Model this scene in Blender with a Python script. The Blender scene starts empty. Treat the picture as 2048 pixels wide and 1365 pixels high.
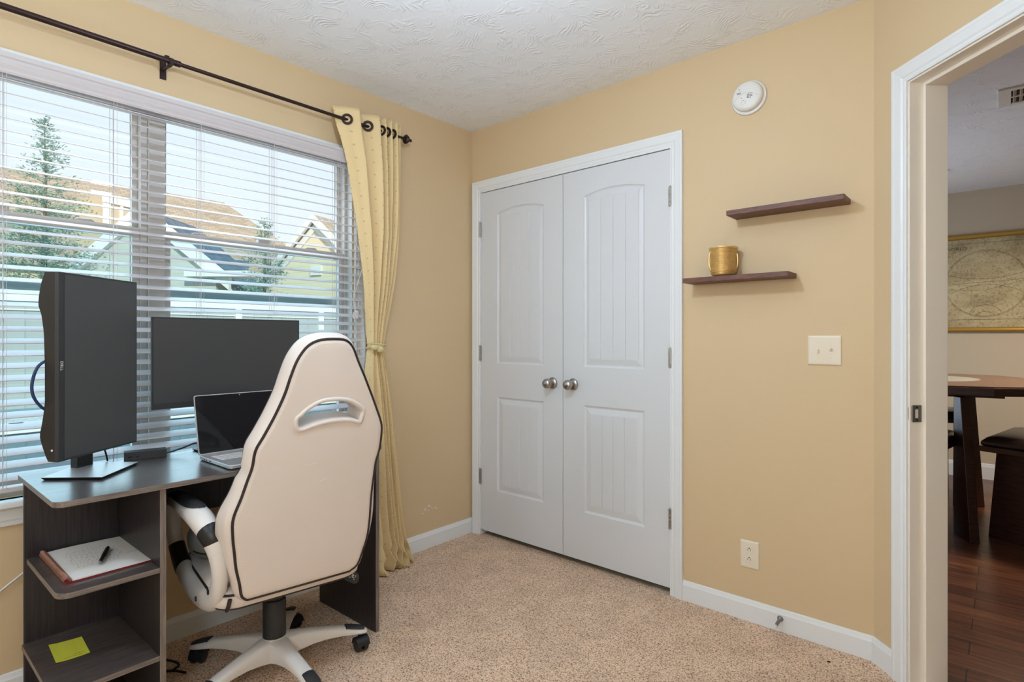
import bpy, bmesh, math, random
from mathutils import Vector, Matrix
from mathutils.geometry import tessellate_polygon
random.seed(7)
S = bpy.context.scene
COL = S.collection
PI = math.pi
# ------------------------------------------------------------------ camera
FPX, CXP, CYP = 1127.0, 1024.0, 675.5
TH = math.atan(988 / 1127.0)
FW = Vector((-math.sin(TH), math.cos(TH), 0)); RT = Vector((math.cos(TH), math.sin(TH), 0)); UP = Vector((0, 0, 1))
CAM = Vector((2.4557, -2.4326, 1.1856))
cd = bpy.data.cameras.new('camera'); cam = bpy.data.objects.new('camera', cd); COL.objects.link(cam)
cam.location = CAM; cam.rotation_euler = (PI / 2, 0, TH)
cd.sensor_width = 36; cd.lens = FPX / 2048 * 36; cd.shift_y = (CYP - 682.5) / 2048; cd.clip_start = 0.02; cd.clip_end = 300
S.camera = cam
def at(x, y, t):                      # a point t metres ahead that shows at pixel x, y (used for the far houses)
    return CAM + t * (FW + (x - CXP) / FPX * RT - (y - CYP) / FPX * UP)

# ------------------------------------------------------------------ materials
def srgb(*c):
    return tuple(((v / 255) / 12.92 if v / 255 <= .04045 else ((v / 255 + .055) / 1.055) ** 2.4) for v in c) + (1,)
def mat(name, col, rough=.5, metal=0, spec=.5, bump=0, bscale=100, bdist=.002, var=0, vscale=8, coat=0, emis=None, estr=0, stretch=None, trans=0):
    m = bpy.data.materials.new(name); m.use_nodes = True
    N = m.node_tree.nodes; L = m.node_tree.links; b = N['Principled BSDF']
    b.inputs['Base Color'].default_value = col; b.inputs['Roughness'].default_value = rough
    b.inputs['Metallic'].default_value = metal; b.inputs['Specular IOR Level'].default_value = spec
    b.inputs['Coat Weight'].default_value = coat; b.inputs['Coat Roughness'].default_value = .22
    if trans: b.inputs['Transmission Weight'].default_value = trans
    if emis: b.inputs['Emission Color'].default_value = emis; b.inputs['Emission Strength'].default_value = estr
    tc = N.new('ShaderNodeTexCoord'); mp = N.new('ShaderNodeMapping'); L.new(tc.outputs['Object'], mp.inputs[0])
    if stretch: mp.inputs['Scale'].default_value = stretch
    if bump:
        n = N.new('ShaderNodeTexNoise'); n.inputs['Scale'].default_value = bscale; n.inputs['Detail'].default_value = 3
        L.new(mp.outputs[0], n.inputs['Vector'])
        bp = N.new('ShaderNodeBump'); bp.inputs['Strength'].default_value = bump; bp.inputs['Distance'].default_value = bdist
        L.new(n.outputs['Fac'], bp.inputs['Height']); L.new(bp.outputs[0], b.inputs['Normal'])
    if var:
        n = N.new('ShaderNodeTexNoise'); n.inputs['Scale'].default_value = vscale; n.inputs['Detail'].default_value = 4
        L.new(mp.outputs[0], n.inputs['Vector'])
        mr = N.new('ShaderNodeMapRange'); mr.inputs['From Min'].default_value = .3; mr.inputs['From Max'].default_value = .7
        mr.inputs['To Min'].default_value = 1 - var; mr.inputs['To Max'].default_value = 1 + var
        L.new(n.outputs['Fac'], mr.inputs['Value'])
        mx = N.new('ShaderNodeVectorMath'); mx.operation = 'SCALE'; mx.inputs[0].default_value = col[:3]
        L.new(mr.outputs[0], mx.inputs['Scale']); L.new(mx.outputs[0], b.inputs['Base Color'])
    return m
def nodes(m): return m.node_tree.nodes, m.node_tree.links, m.node_tree.nodes['Principled BSDF']
def ramp(N, stops):
    r = N.new('ShaderNodeValToRGB'); e = r.color_ramp.elements
    while len(e) > 1: e.remove(e[-1])
    e[0].position = stops[0][0]; e[0].color = stops[0][1]
    for p, c in stops[1:]:
        x = e.new(p); x.color = c
    return r

def carpet_mat():
    m = mat('carpet', srgb(188, 160, 134), rough=1, spec=.1); N, L, b = nodes(m)
    tc = N.new('ShaderNodeTexCoord')
    n1 = N.new('ShaderNodeTexNoise'); n1.inputs['Scale'].default_value = 190; n1.inputs['Detail'].default_value = 2; n1.inputs['Roughness'].default_value = .7
    L.new(tc.outputs['Object'], n1.inputs['Vector'])
    r = ramp(N, [(.35, srgb(124, 88, 68)), (.42, srgb(212, 174, 144)), (.54, srgb(242, 210, 182)), (.7, srgb(254, 232, 210))]); L.new(n1.outputs['Fac'], r.inputs[0])
    n2 = N.new('ShaderNodeTexNoise'); n2.inputs['Scale'].default_value = 9; n2.inputs['Detail'].default_value = 5
    L.new(tc.outputs['Object'], n2.inputs['Vector'])
    mr = N.new('ShaderNodeMapRange'); mr.inputs['From Min'].default_value = .35; mr.inputs['From Max'].default_value = .65; mr.inputs['To Min'].default_value = .91; mr.inputs['To Max'].default_value = 1.06
    L.new(n2.outputs['Fac'], mr.inputs[0])
    v = N.new('ShaderNodeVectorMath'); v.operation = 'SCALE'; L.new(r.outputs[0], v.inputs[0]); L.new(mr.outputs[0], v.inputs['Scale']); L.new(v.outputs[0], b.inputs['Base Color'])
    bp = N.new('ShaderNodeBump'); bp.inputs['Strength'].default_value = .9; bp.inputs['Distance'].default_value = .006
    L.new(n1.outputs['Fac'], bp.inputs['Height']); L.new(bp.outputs[0], b.inputs['Normal'])
    return m
def ceiling_mat(name, col):
    m = mat(name, col, rough=.9, spec=.2); N, L, b = nodes(m)
    tc = N.new('ShaderNodeTexCoord')
    w = N.new('ShaderNodeTexNoise'); w.inputs['Scale'].default_value = 3.2; w.inputs['Detail'].default_value = 2
    L.new(tc.outputs['Object'], w.inputs['Vector'])
    v = N.new('ShaderNodeVectorMath'); v.operation = 'MULTIPLY_ADD'; v.inputs[1].default_value = (.9, .9, .9)
    L.new(w.outputs['Color'], v.inputs[0]); L.new(tc.outputs['Object'], v.inputs[2])
    wv = N.new('ShaderNodeTexWave'); wv.wave_type = 'RINGS'; wv.inputs['Scale'].default_value = 13; wv.inputs['Distortion'].default_value = 5; wv.inputs['Detail'].default_value = 3; wv.inputs['Detail Scale'].default_value = 2.5
    L.new(v.outputs[0], wv.inputs['Vector'])
    n2 = N.new('ShaderNodeTexNoise'); n2.inputs['Scale'].default_value = 11; n2.inputs['Detail'].default_value = 2; L.new(tc.outputs['Object'], n2.inputs['Vector'])
    mr = N.new('ShaderNodeMapRange'); mr.inputs['From Min'].default_value = .45; mr.inputs['From Max'].default_value = .65; L.new(n2.outputs['Fac'], mr.inputs[0])
    mm = N.new('ShaderNodeMath'); mm.operation = 'MULTIPLY'; L.new(wv.outputs['Fac'], mm.inputs[0]); L.new(mr.outputs[0], mm.inputs[1])
    bp = N.new('ShaderNodeBump'); bp.inputs['Strength'].default_value = .55; bp.inputs['Distance'].default_value = .004
    L.new(mm.outputs[0], bp.inputs['Height']); L.new(bp.outputs[0], b.inputs['Normal'])
    return m
def wood_mat(name, c0, c1, stretch, rough=.4, scale=6, bump=.15, coat=0):
    m = mat(name, c0, rough=rough, coat=coat); N, L, b = nodes(m)
    tc = N.new('ShaderNodeTexCoord'); mp = N.new('ShaderNodeMapping'); mp.inputs['Scale'].default_value = stretch; L.new(tc.outputs['Object'], mp.inputs[0])
    n = N.new('ShaderNodeTexNoise'); n.inputs['Scale'].default_value = scale; n.inputs['Detail'].default_value = 6; n.inputs['Roughness'].default_value = .65
    L.new(mp.outputs[0], n.inputs['Vector'])
    r = ramp(N, [(.33, c0), (.66, c1)]); L.new(n.outputs['Fac'], r.inputs[0]); L.new(r.outputs[0], b.inputs['Base Color'])
    bp = N.new('ShaderNodeBump'); bp.inputs['Strength'].default_value = bump; bp.inputs['Distance'].default_value = .001
    L.new(n.outputs['Fac'], bp.inputs['Height']); L.new(bp.outputs[0], b.inputs['Normal'])
    return m
def plank_mat():
    m = mat('hardwood_floor', srgb(96, 58, 38), rough=.32, coat=.2); N, L, b = nodes(m)
    tc = N.new('ShaderNodeTexCoord')
    br = N.new('ShaderNodeTexBrick'); br.inputs['Color1'].default_value = srgb(118, 74, 48); br.inputs['Color2'].default_value = srgb(84, 48, 32); br.inputs['Mortar'].default_value = srgb(40, 24, 18)
    br.inputs['Scale'].default_value = 1; br.inputs['Brick Width'].default_value = 1.1; br.inputs['Row Height'].default_value = .12; br.inputs['Mortar Size'].default_value = .002; br.offset = .37
    mp0 = N.new('ShaderNodeMapping'); L.new(tc.outputs['Object'], mp0.inputs[0]); L.new(mp0.outputs[0], br.inputs['Vector'])
    mp = N.new('ShaderNodeMapping'); mp.inputs['Scale'].default_value = (1, 9, 1); L.new(tc.outputs['Object'], mp.inputs[0])
    n = N.new('ShaderNodeTexNoise'); n.inputs['Scale'].default_value = 4; n.inputs['Detail'].default_value = 6; L.new(mp.outputs[0], n.inputs['Vector'])
    mr = N.new('ShaderNodeMapRange'); mr.inputs['From Min'].default_value = .3; mr.inputs['From Max'].default_value = .7; mr.inputs['To Min'].default_value = .5; mr.inputs['To Max'].default_value = 1.45; L.new(n.outputs['Fac'], mr.inputs[0])
    v = N.new('ShaderNodeVectorMath'); v.operation = 'SCALE'; L.new(br.outputs['Color'], v.inputs[0]); L.new(mr.outputs[0], v.inputs['Scale']); L.new(v.outputs[0], b.inputs['Base Color'])
    return m
def shingle_mat(name, c1, c2):
    m = mat(name, c1, rough=.95, spec=.1); N, L, b = nodes(m)
    tc = N.new('ShaderNodeTexCoord')
    br = N.new('ShaderNodeTexBrick'); br.inputs['Color1'].default_value = c1; br.inputs['Color2'].default_value = c2; br.inputs['Mortar'].default_value = tuple(.7 * x for x in c2[:3]) + (1,)
    br.inputs['Scale'].default_value = 1; br.inputs['Brick Width'].default_value = .35; br.inputs['Row Height'].default_value = .16; br.inputs['Mortar Size'].default_value = .012
    L.new(tc.outputs['UV'], br.inputs['Vector']); L.new(br.outputs['Color'], b.inputs['Base Color'])
    return m
def siding_mat(name, c, pitch=.15, vertical=False):
    m = mat(name, c, rough=.8, spec=.2); N, L, b = nodes(m)
    tc = N.new('ShaderNodeTexCoord'); sx = N.new('ShaderNodeSeparateXYZ'); L.new(tc.outputs['Object'], sx.inputs[0])
    d = N.new('ShaderNodeMath'); d.operation = 'DIVIDE'; d.inputs[1].default_value = pitch; L.new(sx.outputs['Y' if vertical else 'Z'], d.inputs[0])
    f = N.new('ShaderNodeMath'); f.operation = 'FRACT'; L.new(d.outputs[0], f.inputs[0])
    r = ramp(N, [(0, tuple(.62 * x for x in c[:3]) + (1,)), (.06, c), (1, tuple(min(1, 1.03 * x) for x in c[:3]) + (1,))]); L.new(f.outputs[0], r.inputs[0]); L.new(r.outputs[0], b.inputs['Base Color'])
    return m
def glass_mat(name, tint, refl=.06):
    m = bpy.data.materials.new(name); m.use_nodes = True; N = m.node_tree.nodes; L = m.node_tree.links
    N.remove(N['Principled BSDF']); out = N['Material Output']
    t = N.new('ShaderNodeBsdfTransparent'); t.inputs[0].default_value = tint
    g = N.new('ShaderNodeBsdfGlossy'); g.inputs['Roughness'].default_value = .02
    mx = N.new('ShaderNodeMixShader'); mx.inputs[0].default_value = refl
    L.new(t.outputs[0], mx.inputs[1]); L.new(g.outputs[0], mx.inputs[2]); L.new(mx.outputs[0], out.inputs[0])
    return m
def curtain_mat():
    m = mat('curtain_fabric', srgb(246, 218, 166), rough=.75, spec=.2); N, L, b = nodes(m)
    tc = N.new('ShaderNodeTexCoord'); sx = N.new('ShaderNodeSeparateXYZ'); L.new(tc.outputs['UV'], sx.inputs[0])
    # small raised dots on a staggered grid in cloth coordinates (metres)
    def mth(op, a, bb=None, v=None):
        n = N.new('ShaderNodeMath'); n.operation = op; L.new(a, n.inputs[0])
        if bb is not None: L.new(bb, n.inputs[1])
        if v is not None: n.inputs[1].default_value = v
        return n.outputs[0]
    row = mth('FLOOR', mth('DIVIDE', sx.outputs['Y'], v=.03))
    off = mth('MULTIPLY', mth('MODULO', row, v=2), v=.5)
    fx = mth('SUBTRACT', mth('FRACT', mth('ADD', mth('DIVIDE', sx.outputs['X'], v=.06), off)), v=.5)
    fy = mth('SUBTRACT', mth('FRACT', mth('DIVIDE', sx.outputs['Y'], v=.03)), v=.5)
    dx = mth('MULTIPLY', fx, v=.06); dy = mth('MULTIPLY', fy, v=.03)
    d = mth('SQRT', mth('ADD', mth('MULTIPLY', dx, dx), mth('MULTIPLY', dy, dy)))
    dot = mth('LESS_THAN', d, v=.0042)
    mx = N.new('ShaderNodeMix'); mx.data_type = 'RGBA'; L.new(dot, mx.inputs[0]); mx.inputs[6].default_value = srgb(246, 218, 166); mx.inputs[7].default_value = srgb(224, 192, 132)
    L.new(mx.outputs[2], b.inputs['Base Color'])
    tr = N.new('ShaderNodeBsdfTranslucent'); tr.inputs[0].default_value = srgb(235, 210, 150)
    ms = N.new('ShaderNodeMixShader'); ms.inputs[0].default_value = .12
    out = N['Material Output']; L.new(b.outputs[0], ms.inputs[1]); L.new(tr.outputs[0], ms.inputs[2]); L.new(ms.outputs[0], out.inputs[0])
    return m
def map_mat():
    m = mat('map_paper', srgb(196, 176, 130), rough=.8); N, L, b = nodes(m)
    tc = N.new('ShaderNodeTexCoord')
    n = N.new('ShaderNodeTexNoise'); n.inputs['Scale'].default_value = 3.2; n.inputs['Detail'].default_value = 8; n.inputs['Roughness'].default_value = .6
    mp = N.new('ShaderNodeMapping'); mp.inputs['Scale'].default_value = (1, 1, 1.8); L.new(tc.outputs['Object'], mp.inputs[0]); L.new(mp.outputs[0], n.inputs['Vector'])
    r = ramp(N, [(.3, srgb(150, 134, 100)), (.46, srgb(190, 172, 130)), (.6, srgb(208, 192, 150)), (.75, srgb(168, 158, 130))]); L.new(n.outputs['Fac'], r.inputs[0])
    n2 = N.new('ShaderNodeTexNoise'); n2.inputs['Scale'].default_value = 70; n2.inputs['Detail'].default_value = 4; L.new(tc.outputs['Object'], n2.inputs['Vector'])
    mr = N.new('ShaderNodeMapRange'); mr.inputs['From Min'].default_value = .35; mr.inputs['From Max'].default_value = .5; mr.inputs['To Min'].default_value = .72; mr.inputs['To Max'].default_value = 1.03; L.new(n2.outputs['Fac'], mr.inputs[0])
    v = N.new('ShaderNodeVectorMath'); v.operation = 'SCALE'; L.new(r.outputs[0], v.inputs[0]); L.new(mr.outputs[0], v.inputs['Scale']); L.new(v.outputs[0], b.inputs['Base Color'])
    return m

M = dict(
    wall=mat('wall_paint', srgb(218, 191, 152), rough=.6, spec=.35, bump=.08, bscale=260, bdist=.0015),
    dining_wall=mat('dining_wall_paint', srgb(206, 190, 164), rough=.7, bump=.05, bscale=260),
    ceiling=ceiling_mat('ceiling_texture', srgb(247, 247, 249)),
    trim=mat('white_trim', srgb(236, 236, 236), rough=.38),
    door=mat('white_door', srgb(222, 222, 224), rough=.34, bump=.04, bscale=300),
    jamb=mat('cream_jamb', srgb(246, 234, 218), rough=.35),
    carpet=carpet_mat(), planks=plank_mat(),
    nickel=mat('satin_nickel', srgb(176, 172, 166), rough=.28, metal=1),
    steel=mat('dull_steel', srgb(150, 150, 148), rough=.45, metal=1),
    bronze=mat('oil_rubbed_bronze', srgb(62, 46, 44), rough=.38, metal=.7),
    plate=mat('almond_plastic', srgb(236, 222, 200), rough=.35),
    white_plastic=mat('white_plastic', srgb(232, 228, 222), rough=.4),
    dark=mat('dark_slot', srgb(24, 22, 20), rough=.8),
    shelf_wood=wood_mat('dark_brown_shelf_wood', srgb(84, 52, 42), srgb(124, 80, 64), (6, 40, 40), rough=.5, scale=4),
    gold=mat('gold_glaze', srgb(228, 190, 124), rough=.3, metal=.55),
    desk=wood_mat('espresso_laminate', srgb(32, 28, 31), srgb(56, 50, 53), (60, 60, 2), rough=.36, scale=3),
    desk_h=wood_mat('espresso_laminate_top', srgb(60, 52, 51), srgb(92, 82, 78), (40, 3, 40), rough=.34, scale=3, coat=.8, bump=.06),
    desk_edge=wood_mat('desk_edge_band', srgb(88, 78, 72), srgb(134, 120, 110), (60, 3, 60), rough=.45, scale=3),
    desk_edge_v=wood_mat('desk_edge_band_upright', srgb(88, 78, 72), srgb(134, 120, 110), (60, 60, 3), rough=.45, scale=3),
    black=mat('black_plastic', srgb(26, 26, 28), rough=.42),
    black_soft=mat('black_soft_plastic', srgb(44, 44, 46), rough=.6),
    screen=mat('dark_screen', srgb(66, 66, 67), rough=.35, spec=.4, bump=.02, bscale=900),
    screen_gloss=mat('glossy_laptop_screen', srgb(26, 26, 30), rough=.06),
    silver=mat('silver_aluminium', srgb(206, 204, 204), rough=.35, metal=.6),
    pale_key=mat('pale_keys', srgb(214, 208, 206), rough=.5),
    leather=mat('white_leather', srgb(226, 214, 206), rough=.46, bump=.12, bscale=420, bdist=.0006, var=.02, vscale=5),
    piping=mat('black_piping', srgb(40, 28, 26), rough=.5),
    chair_plastic=mat('white_chair_plastic', srgb(224, 218, 214), rough=.35),
    cushion=mat('grey_fabric', srgb(112, 110, 106), rough=.9, bump=.3, bscale=500, bdist=.001),
    paper=mat('notebook_paper', srgb(236, 230, 224), rough=.8),
    red_cover=mat('red_notebook_cover', srgb(130, 34, 40), rough=.5),
    copper=mat('copper_spiral', srgb(150, 108, 90), rough=.45, metal=.5),
    sticky=mat('yellow_green_paper', srgb(206, 206, 66), rough=.8),
    ink=mat('ink', srgb(70, 62, 66), rough=.8),
    cord=mat('black_cord', srgb(20, 20, 22), rough=.5),
    blue_cord=mat('navy_cord', srgb(20, 44, 84), rough=.5),
    white_cord=mat('white_cord', srgb(230, 228, 226), rough=.5),
    blind=mat('white_blind', srgb(206, 198, 198), rough=.4),
    vinyl=mat('grey_vinyl_frame', srgb(204, 196, 188), rough=.45),
    glass=glass_mat('window_glass', (.95, .985, 1, 1)),
    screened=glass_mat('screened_window_glass', (.80, .93, .97, 1)),
    curtain=curtain_mat(), rope=mat('cream_rope', srgb(222, 202, 150), rough=.8, bump=.3, bscale=200),
    dark_wood=wood_mat('mahogany_wood', srgb(38, 20, 18), srgb(72, 40, 32), (4, 4, 30), rough=.38, scale=3, coat=.15),
    table_wood=wood_mat('table_top_wood', srgb(100, 66, 48), srgb(128, 88, 64), (20, 3, 3), rough=.3, scale=3, coat=.3),
    black_leather=mat('dark_brown_leather', srgb(42, 30, 28), rough=.3, coat=.2),
    stone=mat('grey_stone_inset', srgb(170, 166, 156), rough=.3, var=.15, vscale=20),
    map=map_mat(), map_gold=mat('gold_frame', srgb(186, 146, 66), rough=.4, metal=.4),
    map_ink=mat('map_ink', srgb(92, 74, 50), rough=.8),
    roof_tan=shingle_mat('tan_shingles', srgb(192, 174, 152), srgb(168, 148, 128)),
    roof_blue=shingle_mat('slate_blue_shingles', srgb(118, 132, 146), srgb(94, 108, 124)),
    siding_green=siding_mat('pale_green_siding', srgb(200, 200, 190)), siding_tan=siding_mat('tan_siding', srgb(214, 192, 160)),
    siding_yellow=siding_mat('cream_siding', srgb(236, 222, 190)),
    ext_white=mat('exterior_white', srgb(238, 236, 230), rough=.7),
    fence=siding_mat('white_fence_boards', srgb(178, 180, 178), .29, True),
    fence_rail=mat('fence_rail_grey', srgb(120, 150, 160), rough=.7),
    bed_boards=siding_mat('weathered_bed_boards', srgb(110, 134, 146), .2, True),
    gravel=mat('pale_gravel', srgb(206, 206, 202), rough=1, var=.25, vscale=30),
    patio=mat('patio_concrete', srgb(170, 172, 170), rough=.95, var=.1, vscale=3),
    leaf=mat('cedar_foliage', srgb(150, 178, 160), rough=.9, var=.25, vscale=4),
    bark=mat('bark', srgb(122, 108, 92), rough=.95),
)

# ------------------------------------------------------------------ mesh builder
def frame(o, x, y):
    x = Vector(x).normalized(); y = Vector(y).normalized(); z = x.cross(y)
    m = Matrix((x, y, z)).transposed().to_4x4(); m.translation = Vector(o); return m
ROOT = {}
class MB:
    def __init__(s, T=None): s.b = bmesh.new(); s.T = T or Matrix(); s.uv = None
    def v(s, p): return s.b.verts.new(s.T @ Vector(p))
    def f(s, vs):
        try: return s.b.faces.new(vs)
        except ValueError: return None
    def face(s, ps): return s.f([s.v(p) for p in ps])
    def box(s, x0, x1, y0, y1, z0, z1):
        p = [s.v(q) for q in ((x0, y0, z0), (x1, y0, z0), (x1, y1, z0), (x0, y1, z0), (x0, y0, z1), (x1, y0, z1), (x1, y1, z1), (x0, y1, z1))]
        for q in ((0, 3, 2, 1), (4, 5, 6, 7), (0, 1, 5, 4), (1, 2, 6, 5), (2, 3, 7, 6), (3, 0, 4, 7)): s.f([p[i] for i in q])
        return s
    def hexa(s, ps):
        p = [s.v(q) for q in ps]
        for q in ((0, 3, 2, 1), (4, 5, 6, 7), (0, 1, 5, 4), (1, 2, 6, 5), (2, 3, 7, 6), (3, 0, 4, 7)): s.f([p[i] for i in q])
        return s
    def rings(s, rs, close=True, cap0=True, cap1=True):
        V = [[s.v(p) for p in r] for r in rs]; n = len(V[0])
        for a, b in zip(V, V[1:]):
            for i in range(n if close else n - 1): s.f([a[i], a[(i + 1) % n], b[(i + 1) % n], b[i]])
        if close and cap0: s.f(V[0][::-1])
        if close and cap1: s.f(V[-1])
        return V
    def prism(s, pts, z0, z1): s.rings([[(x, y, z0) for x, y in pts], [(x, y, z1) for x, y in pts]]); return s
    def tube(s, pts, r, n=8, closed=False, cap=True, sy=1):
        P = [Vector(p) for p in pts]; k = len(P); rs = []
        rad = r if isinstance(r, (list, tuple)) else [r] * k
        up = None
        for i in range(k):
            t = (P[(i + 1) % k] - P[i - 1]) if closed else (P[min(i + 1, k - 1)] - P[max(i - 1, 0)])
            t.normalize()
            if up is None:
                up = Vector((0, 0, 1)) if abs(t.z) < .9 else Vector((1, 0, 0))
            a = up - t * up.dot(t); a.normalize(); up = a; b = t.cross(a)
            rs.append([P[i] + rad[i] * (math.cos(2 * PI * j / n) * a + sy * math.sin(2 * PI * j / n) * b) for j in range(n)])
        if closed: rs.append(rs[0])
        s.rings(rs, cap0=cap and not closed, cap1=cap and not closed); return s
    def lathe(s, prof, n=32, M4=None, cap=True):
        M4 = M4 or Matrix(); rs = [[M4 @ Vector((r * math.cos(2 * PI * j / n), r * math.sin(2 * PI * j / n), z)) for j in range(n)] for r, z in prof]
        s.rings(rs, cap0=cap, cap1=cap); return s
    def poly(s, outer, holes=(), fn=lambda p: p):
        loops = [[Vector((p[0], p[1], 0)) for p in outer]] + [[Vector((p[0], p[1], 0)) for p in h] for h in holes]
        flat = [q for l in loops for q in l]; V = [s.v(fn((q.x, q.y))) for q in flat]
        for t in tessellate_polygon(loops): s.f([V[i] for i in t])
        return V
    def build(s, name, m, parent=None, smooth=False, bevel=0, seg=2, sub=0, merge=1e-5, angle=40, world=False):
        bmesh.ops.remove_doubles(s.b, verts=s.b.verts, dist=merge)
        bmesh.ops.recalc_face_normals(s.b, faces=s.b.faces)
        loc = Vector((0, 0, 0))
        if parent is not None: loc = ROOT[parent]
        else:
            lo = Vector((min(v.co[i] for v in s.b.verts) for i in range(3))); hi = Vector((max(v.co[i] for v in s.b.verts) for i in range(3)))
            loc = Vector(((lo.x + hi.x) / 2, (lo.y + hi.y) / 2, lo.z))
        for v in s.b.verts: v.co -= loc
        me = bpy.data.meshes.new(name); s.b.to_mesh(me); s.b.free()
        o = bpy.data.objects.new(name, me); COL.objects.link(o)
        for mm in (m if isinstance(m, (list, tuple)) else [m]): me.materials.append(mm)
        if parent is not None: o.parent = parent
        else: o.location = loc
        ROOT[o] = loc
        if smooth:
            for p in me.polygons: p.use_smooth = True
            try: me.set_sharp_from_angle(angle=math.radians(angle))
            except Exception: pass
        if bevel:
            b = o.modifiers.new('bevel', 'BEVEL'); b.width = bevel; b.segments = seg; b.limit_method = 'ANGLE'; b.angle_limit = math.radians(40)
            b.harden_normals = False
        if sub:
            b = o.modifiers.new('sub', 'SUBSURF'); b.levels = sub; b.render_levels = sub
        return o
def tag(o, label=None, cat=None, group=None, kind=None):
    if label: o['label'] = label
    if cat: o['category'] = cat
    if group: o['group'] = group
    if kind: o['kind'] = kind
    return o
def thing(name, label, cat, loc, group=None, kind=None):
    o = bpy.data.objects.new(name, None); COL.objects.link(o); o.location = loc; o.empty_display_size = .05
    ROOT[o] = Vector(loc); tag(o, label, cat, group, kind); return o
def struct(o): o['kind'] = 'structure'; return o
def text_part(name, txt, size, T, m, parent, depth=.0003, align='CENTER', shear=0):
    c = bpy.data.curves.new(name, 'FONT'); c.body = txt; c.size = size; c.align_x = align; c.align_y = 'CENTER'; c.extrude = depth; c.shear = shear
    o = bpy.data.objects.new(name + '_t', c); COL.objects.link(o)
    dg = bpy.context.evaluated_depsgraph_get(); dg.update()
    me = bpy.data.meshes.new_from_object(o.evaluated_get(dg)); bpy.data.objects.remove(o)
    me.transform(Matrix.Translation(-ROOT[parent]) @ T); me.materials.clear(); me.materials.append(m); me.name = name
    o = bpy.data.objects.new(name, me); COL.objects.link(o); o.parent = parent; ROOT[o] = ROOT[parent]; return o
def lerp(tab, z):                    # table sorted by falling key
    for (a, va), (b, vb) in zip(tab, tab[1:]):
        if a >= z >= b: return va + (vb - va) * (a - z) / max(1e-9, a - b)
    return tab[-1][1] if z < tab[-1][0] else tab[0][1]
def smoothpts(P, k=6, closed=False):
    P = [Vector(p) for p in P]; n = len(P); out = []
    for i in range(n if closed else n - 1):
        a = P[i - 1] if (closed or i > 0) else P[i]; b = P[i]; c = P[(i + 1) % n]; d = P[(i + 2) % n] if (closed or i + 2 < n) else c
        for j in range(k):
            t = j / k; out.append(.5 * ((2 * b) + (c - a) * t + (2 * a - 5 * b + 4 * c - d) * t * t + (3 * b - a - 3 * c + d) * t ** 3))
    if not closed: out.append(P[-1])
    return out
def offset(poly, d):                 # inward (d > 0) mitred offset of a CCW 2-D loop
    n = len(poly); out = []
    for i in range(n):
        a = Vector(poly[i - 1][:2]); b = Vector(poly[i][:2]); c = Vector(poly[(i + 1) % n][:2])
        e1 = (b - a).normalized(); e2 = (c - b).normalized()
        n1 = Vector((-e1.y, e1.x)); n2 = Vector((-e2.y, e2.x)); m = (n1 + n2)
        m.normalize(); k = max(.45, m.dot(n1)); q = b + m * (d / k); out.append((q.x, q.y))
    return out
def rrect(x0, x1, y0, y1, r, n=5):
    P = []
    for cx, cy, a in ((x1 - r, y0 + r, -90), (x1 - r, y1 - r, 0), (x0 + r, y1 - r, 90), (x0 + r, y0 + r, 180)):
        for i in range(n + 1):
            t = math.radians(a + 90 * i / n); P.append((cx + r * math.cos(t), cy + r * math.sin(t)))
    return P
CASING = [(0, 0), (0, .009), (.006, .011), (.014, .010), (.02, .014), (.044, .017), (.048, .0185), (.057, .0185), (.057, 0)]
def casing(name, T, path, prof=CASING, m=None, parent=None, label=None):
    # path: (a, z) polyline in the wall plane running along the opening, profile grows to the left of the path; T maps (a, z, out) to world
    mb = MB(T); n = len(path); rs = []
    for i in range(n):
        p = Vector(path[i]); e1 = (p - Vector(path[i - 1])).normalized() if i else None; e2 = (Vector(path[i + 1]) - p).normalized() if i < n - 1 else None
        e1 = e1 or e2; e2 = e2 or e1
        n1 = Vector((-e1.y, e1.x)); n2 = Vector((-e2.y, e2.x)); mm = (n1 + n2).normalized(); k = mm.dot(n1)
        rs.append([(p.x + mm.x * w / k, p.y + mm.y * w / k, d) for w, d in prof])
    mb.rings(rs)
    o = mb.build(name, m or M['trim'], parent)
    return o
def base_profile(h=.088): return [(0, 0), (0, .013), (h * .78, .013), (h * .86, .010), (h * .97, .007), (h, .004), (h, 0)]
def baseboard(name, p0, p1, inward, h=.088, m=None):
    p0 = Vector(p0); p1 = Vector(p1); w = Vector(inward).normalized(); mb = MB()
    mb.rings([[p + w * d + UP * z for z, d in base_profile(h)] for p in (p0, p1)])
    return struct(mb.build(name, m or M['trim']))

# ------------------------------------------------------------------ room shell
H = 2.44; XA = 2.091; DS = .7071; LD = 1.10
A = Vector((XA, 0, 0)); DD = Vector((DS, -DS, 0)); DN = Vector((DS, DS, 0))       # along the angled wall; away from the room
XR = XA + DS * LD; YR = -DS * LD; YB = -3.45
WY0, WY1, WZ0, WZ1 = -2.575, -.84, .655, 2.085
mb = MB(); mb.box(-.14, 0, YB, WY0, 0, H); mb.box(-.14, 0, WY1, .14, 0, H); mb.box(-.14, 0, WY0, WY1, 0, WZ0); mb.box(-.14, 0, WY0, WY1, WZ1, H)
struct(mb.build('wall_left', M['wall']))
mb = MB(); mb.box(0, .072, 0, .12, 0, H); mb.box(1.297, XA, 0, .12, 0, H); mb.box(.072, 1.297, 0, .12, 2.064, H)
struct(mb.build('wall_back', M['wall']))
mb = MB(); mb.box(.05, 1.32, .031, .74, -.05, -.004); mb.box(.05, 1.32, .7, .74, 0, H); mb.box(.03, .07, .12, .7, 0, H); mb.box(1.30, 1.34, .12, .7, 0, H)
struct(mb.build('wall_closet', M['dining_wall']))
SO0, SO1, ZH = .1576, .93, 2.062
TDG = frame(A, DD, DN)                                                 # (along, away, up) -> x cross y is down: handled by explicit z flip below
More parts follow.
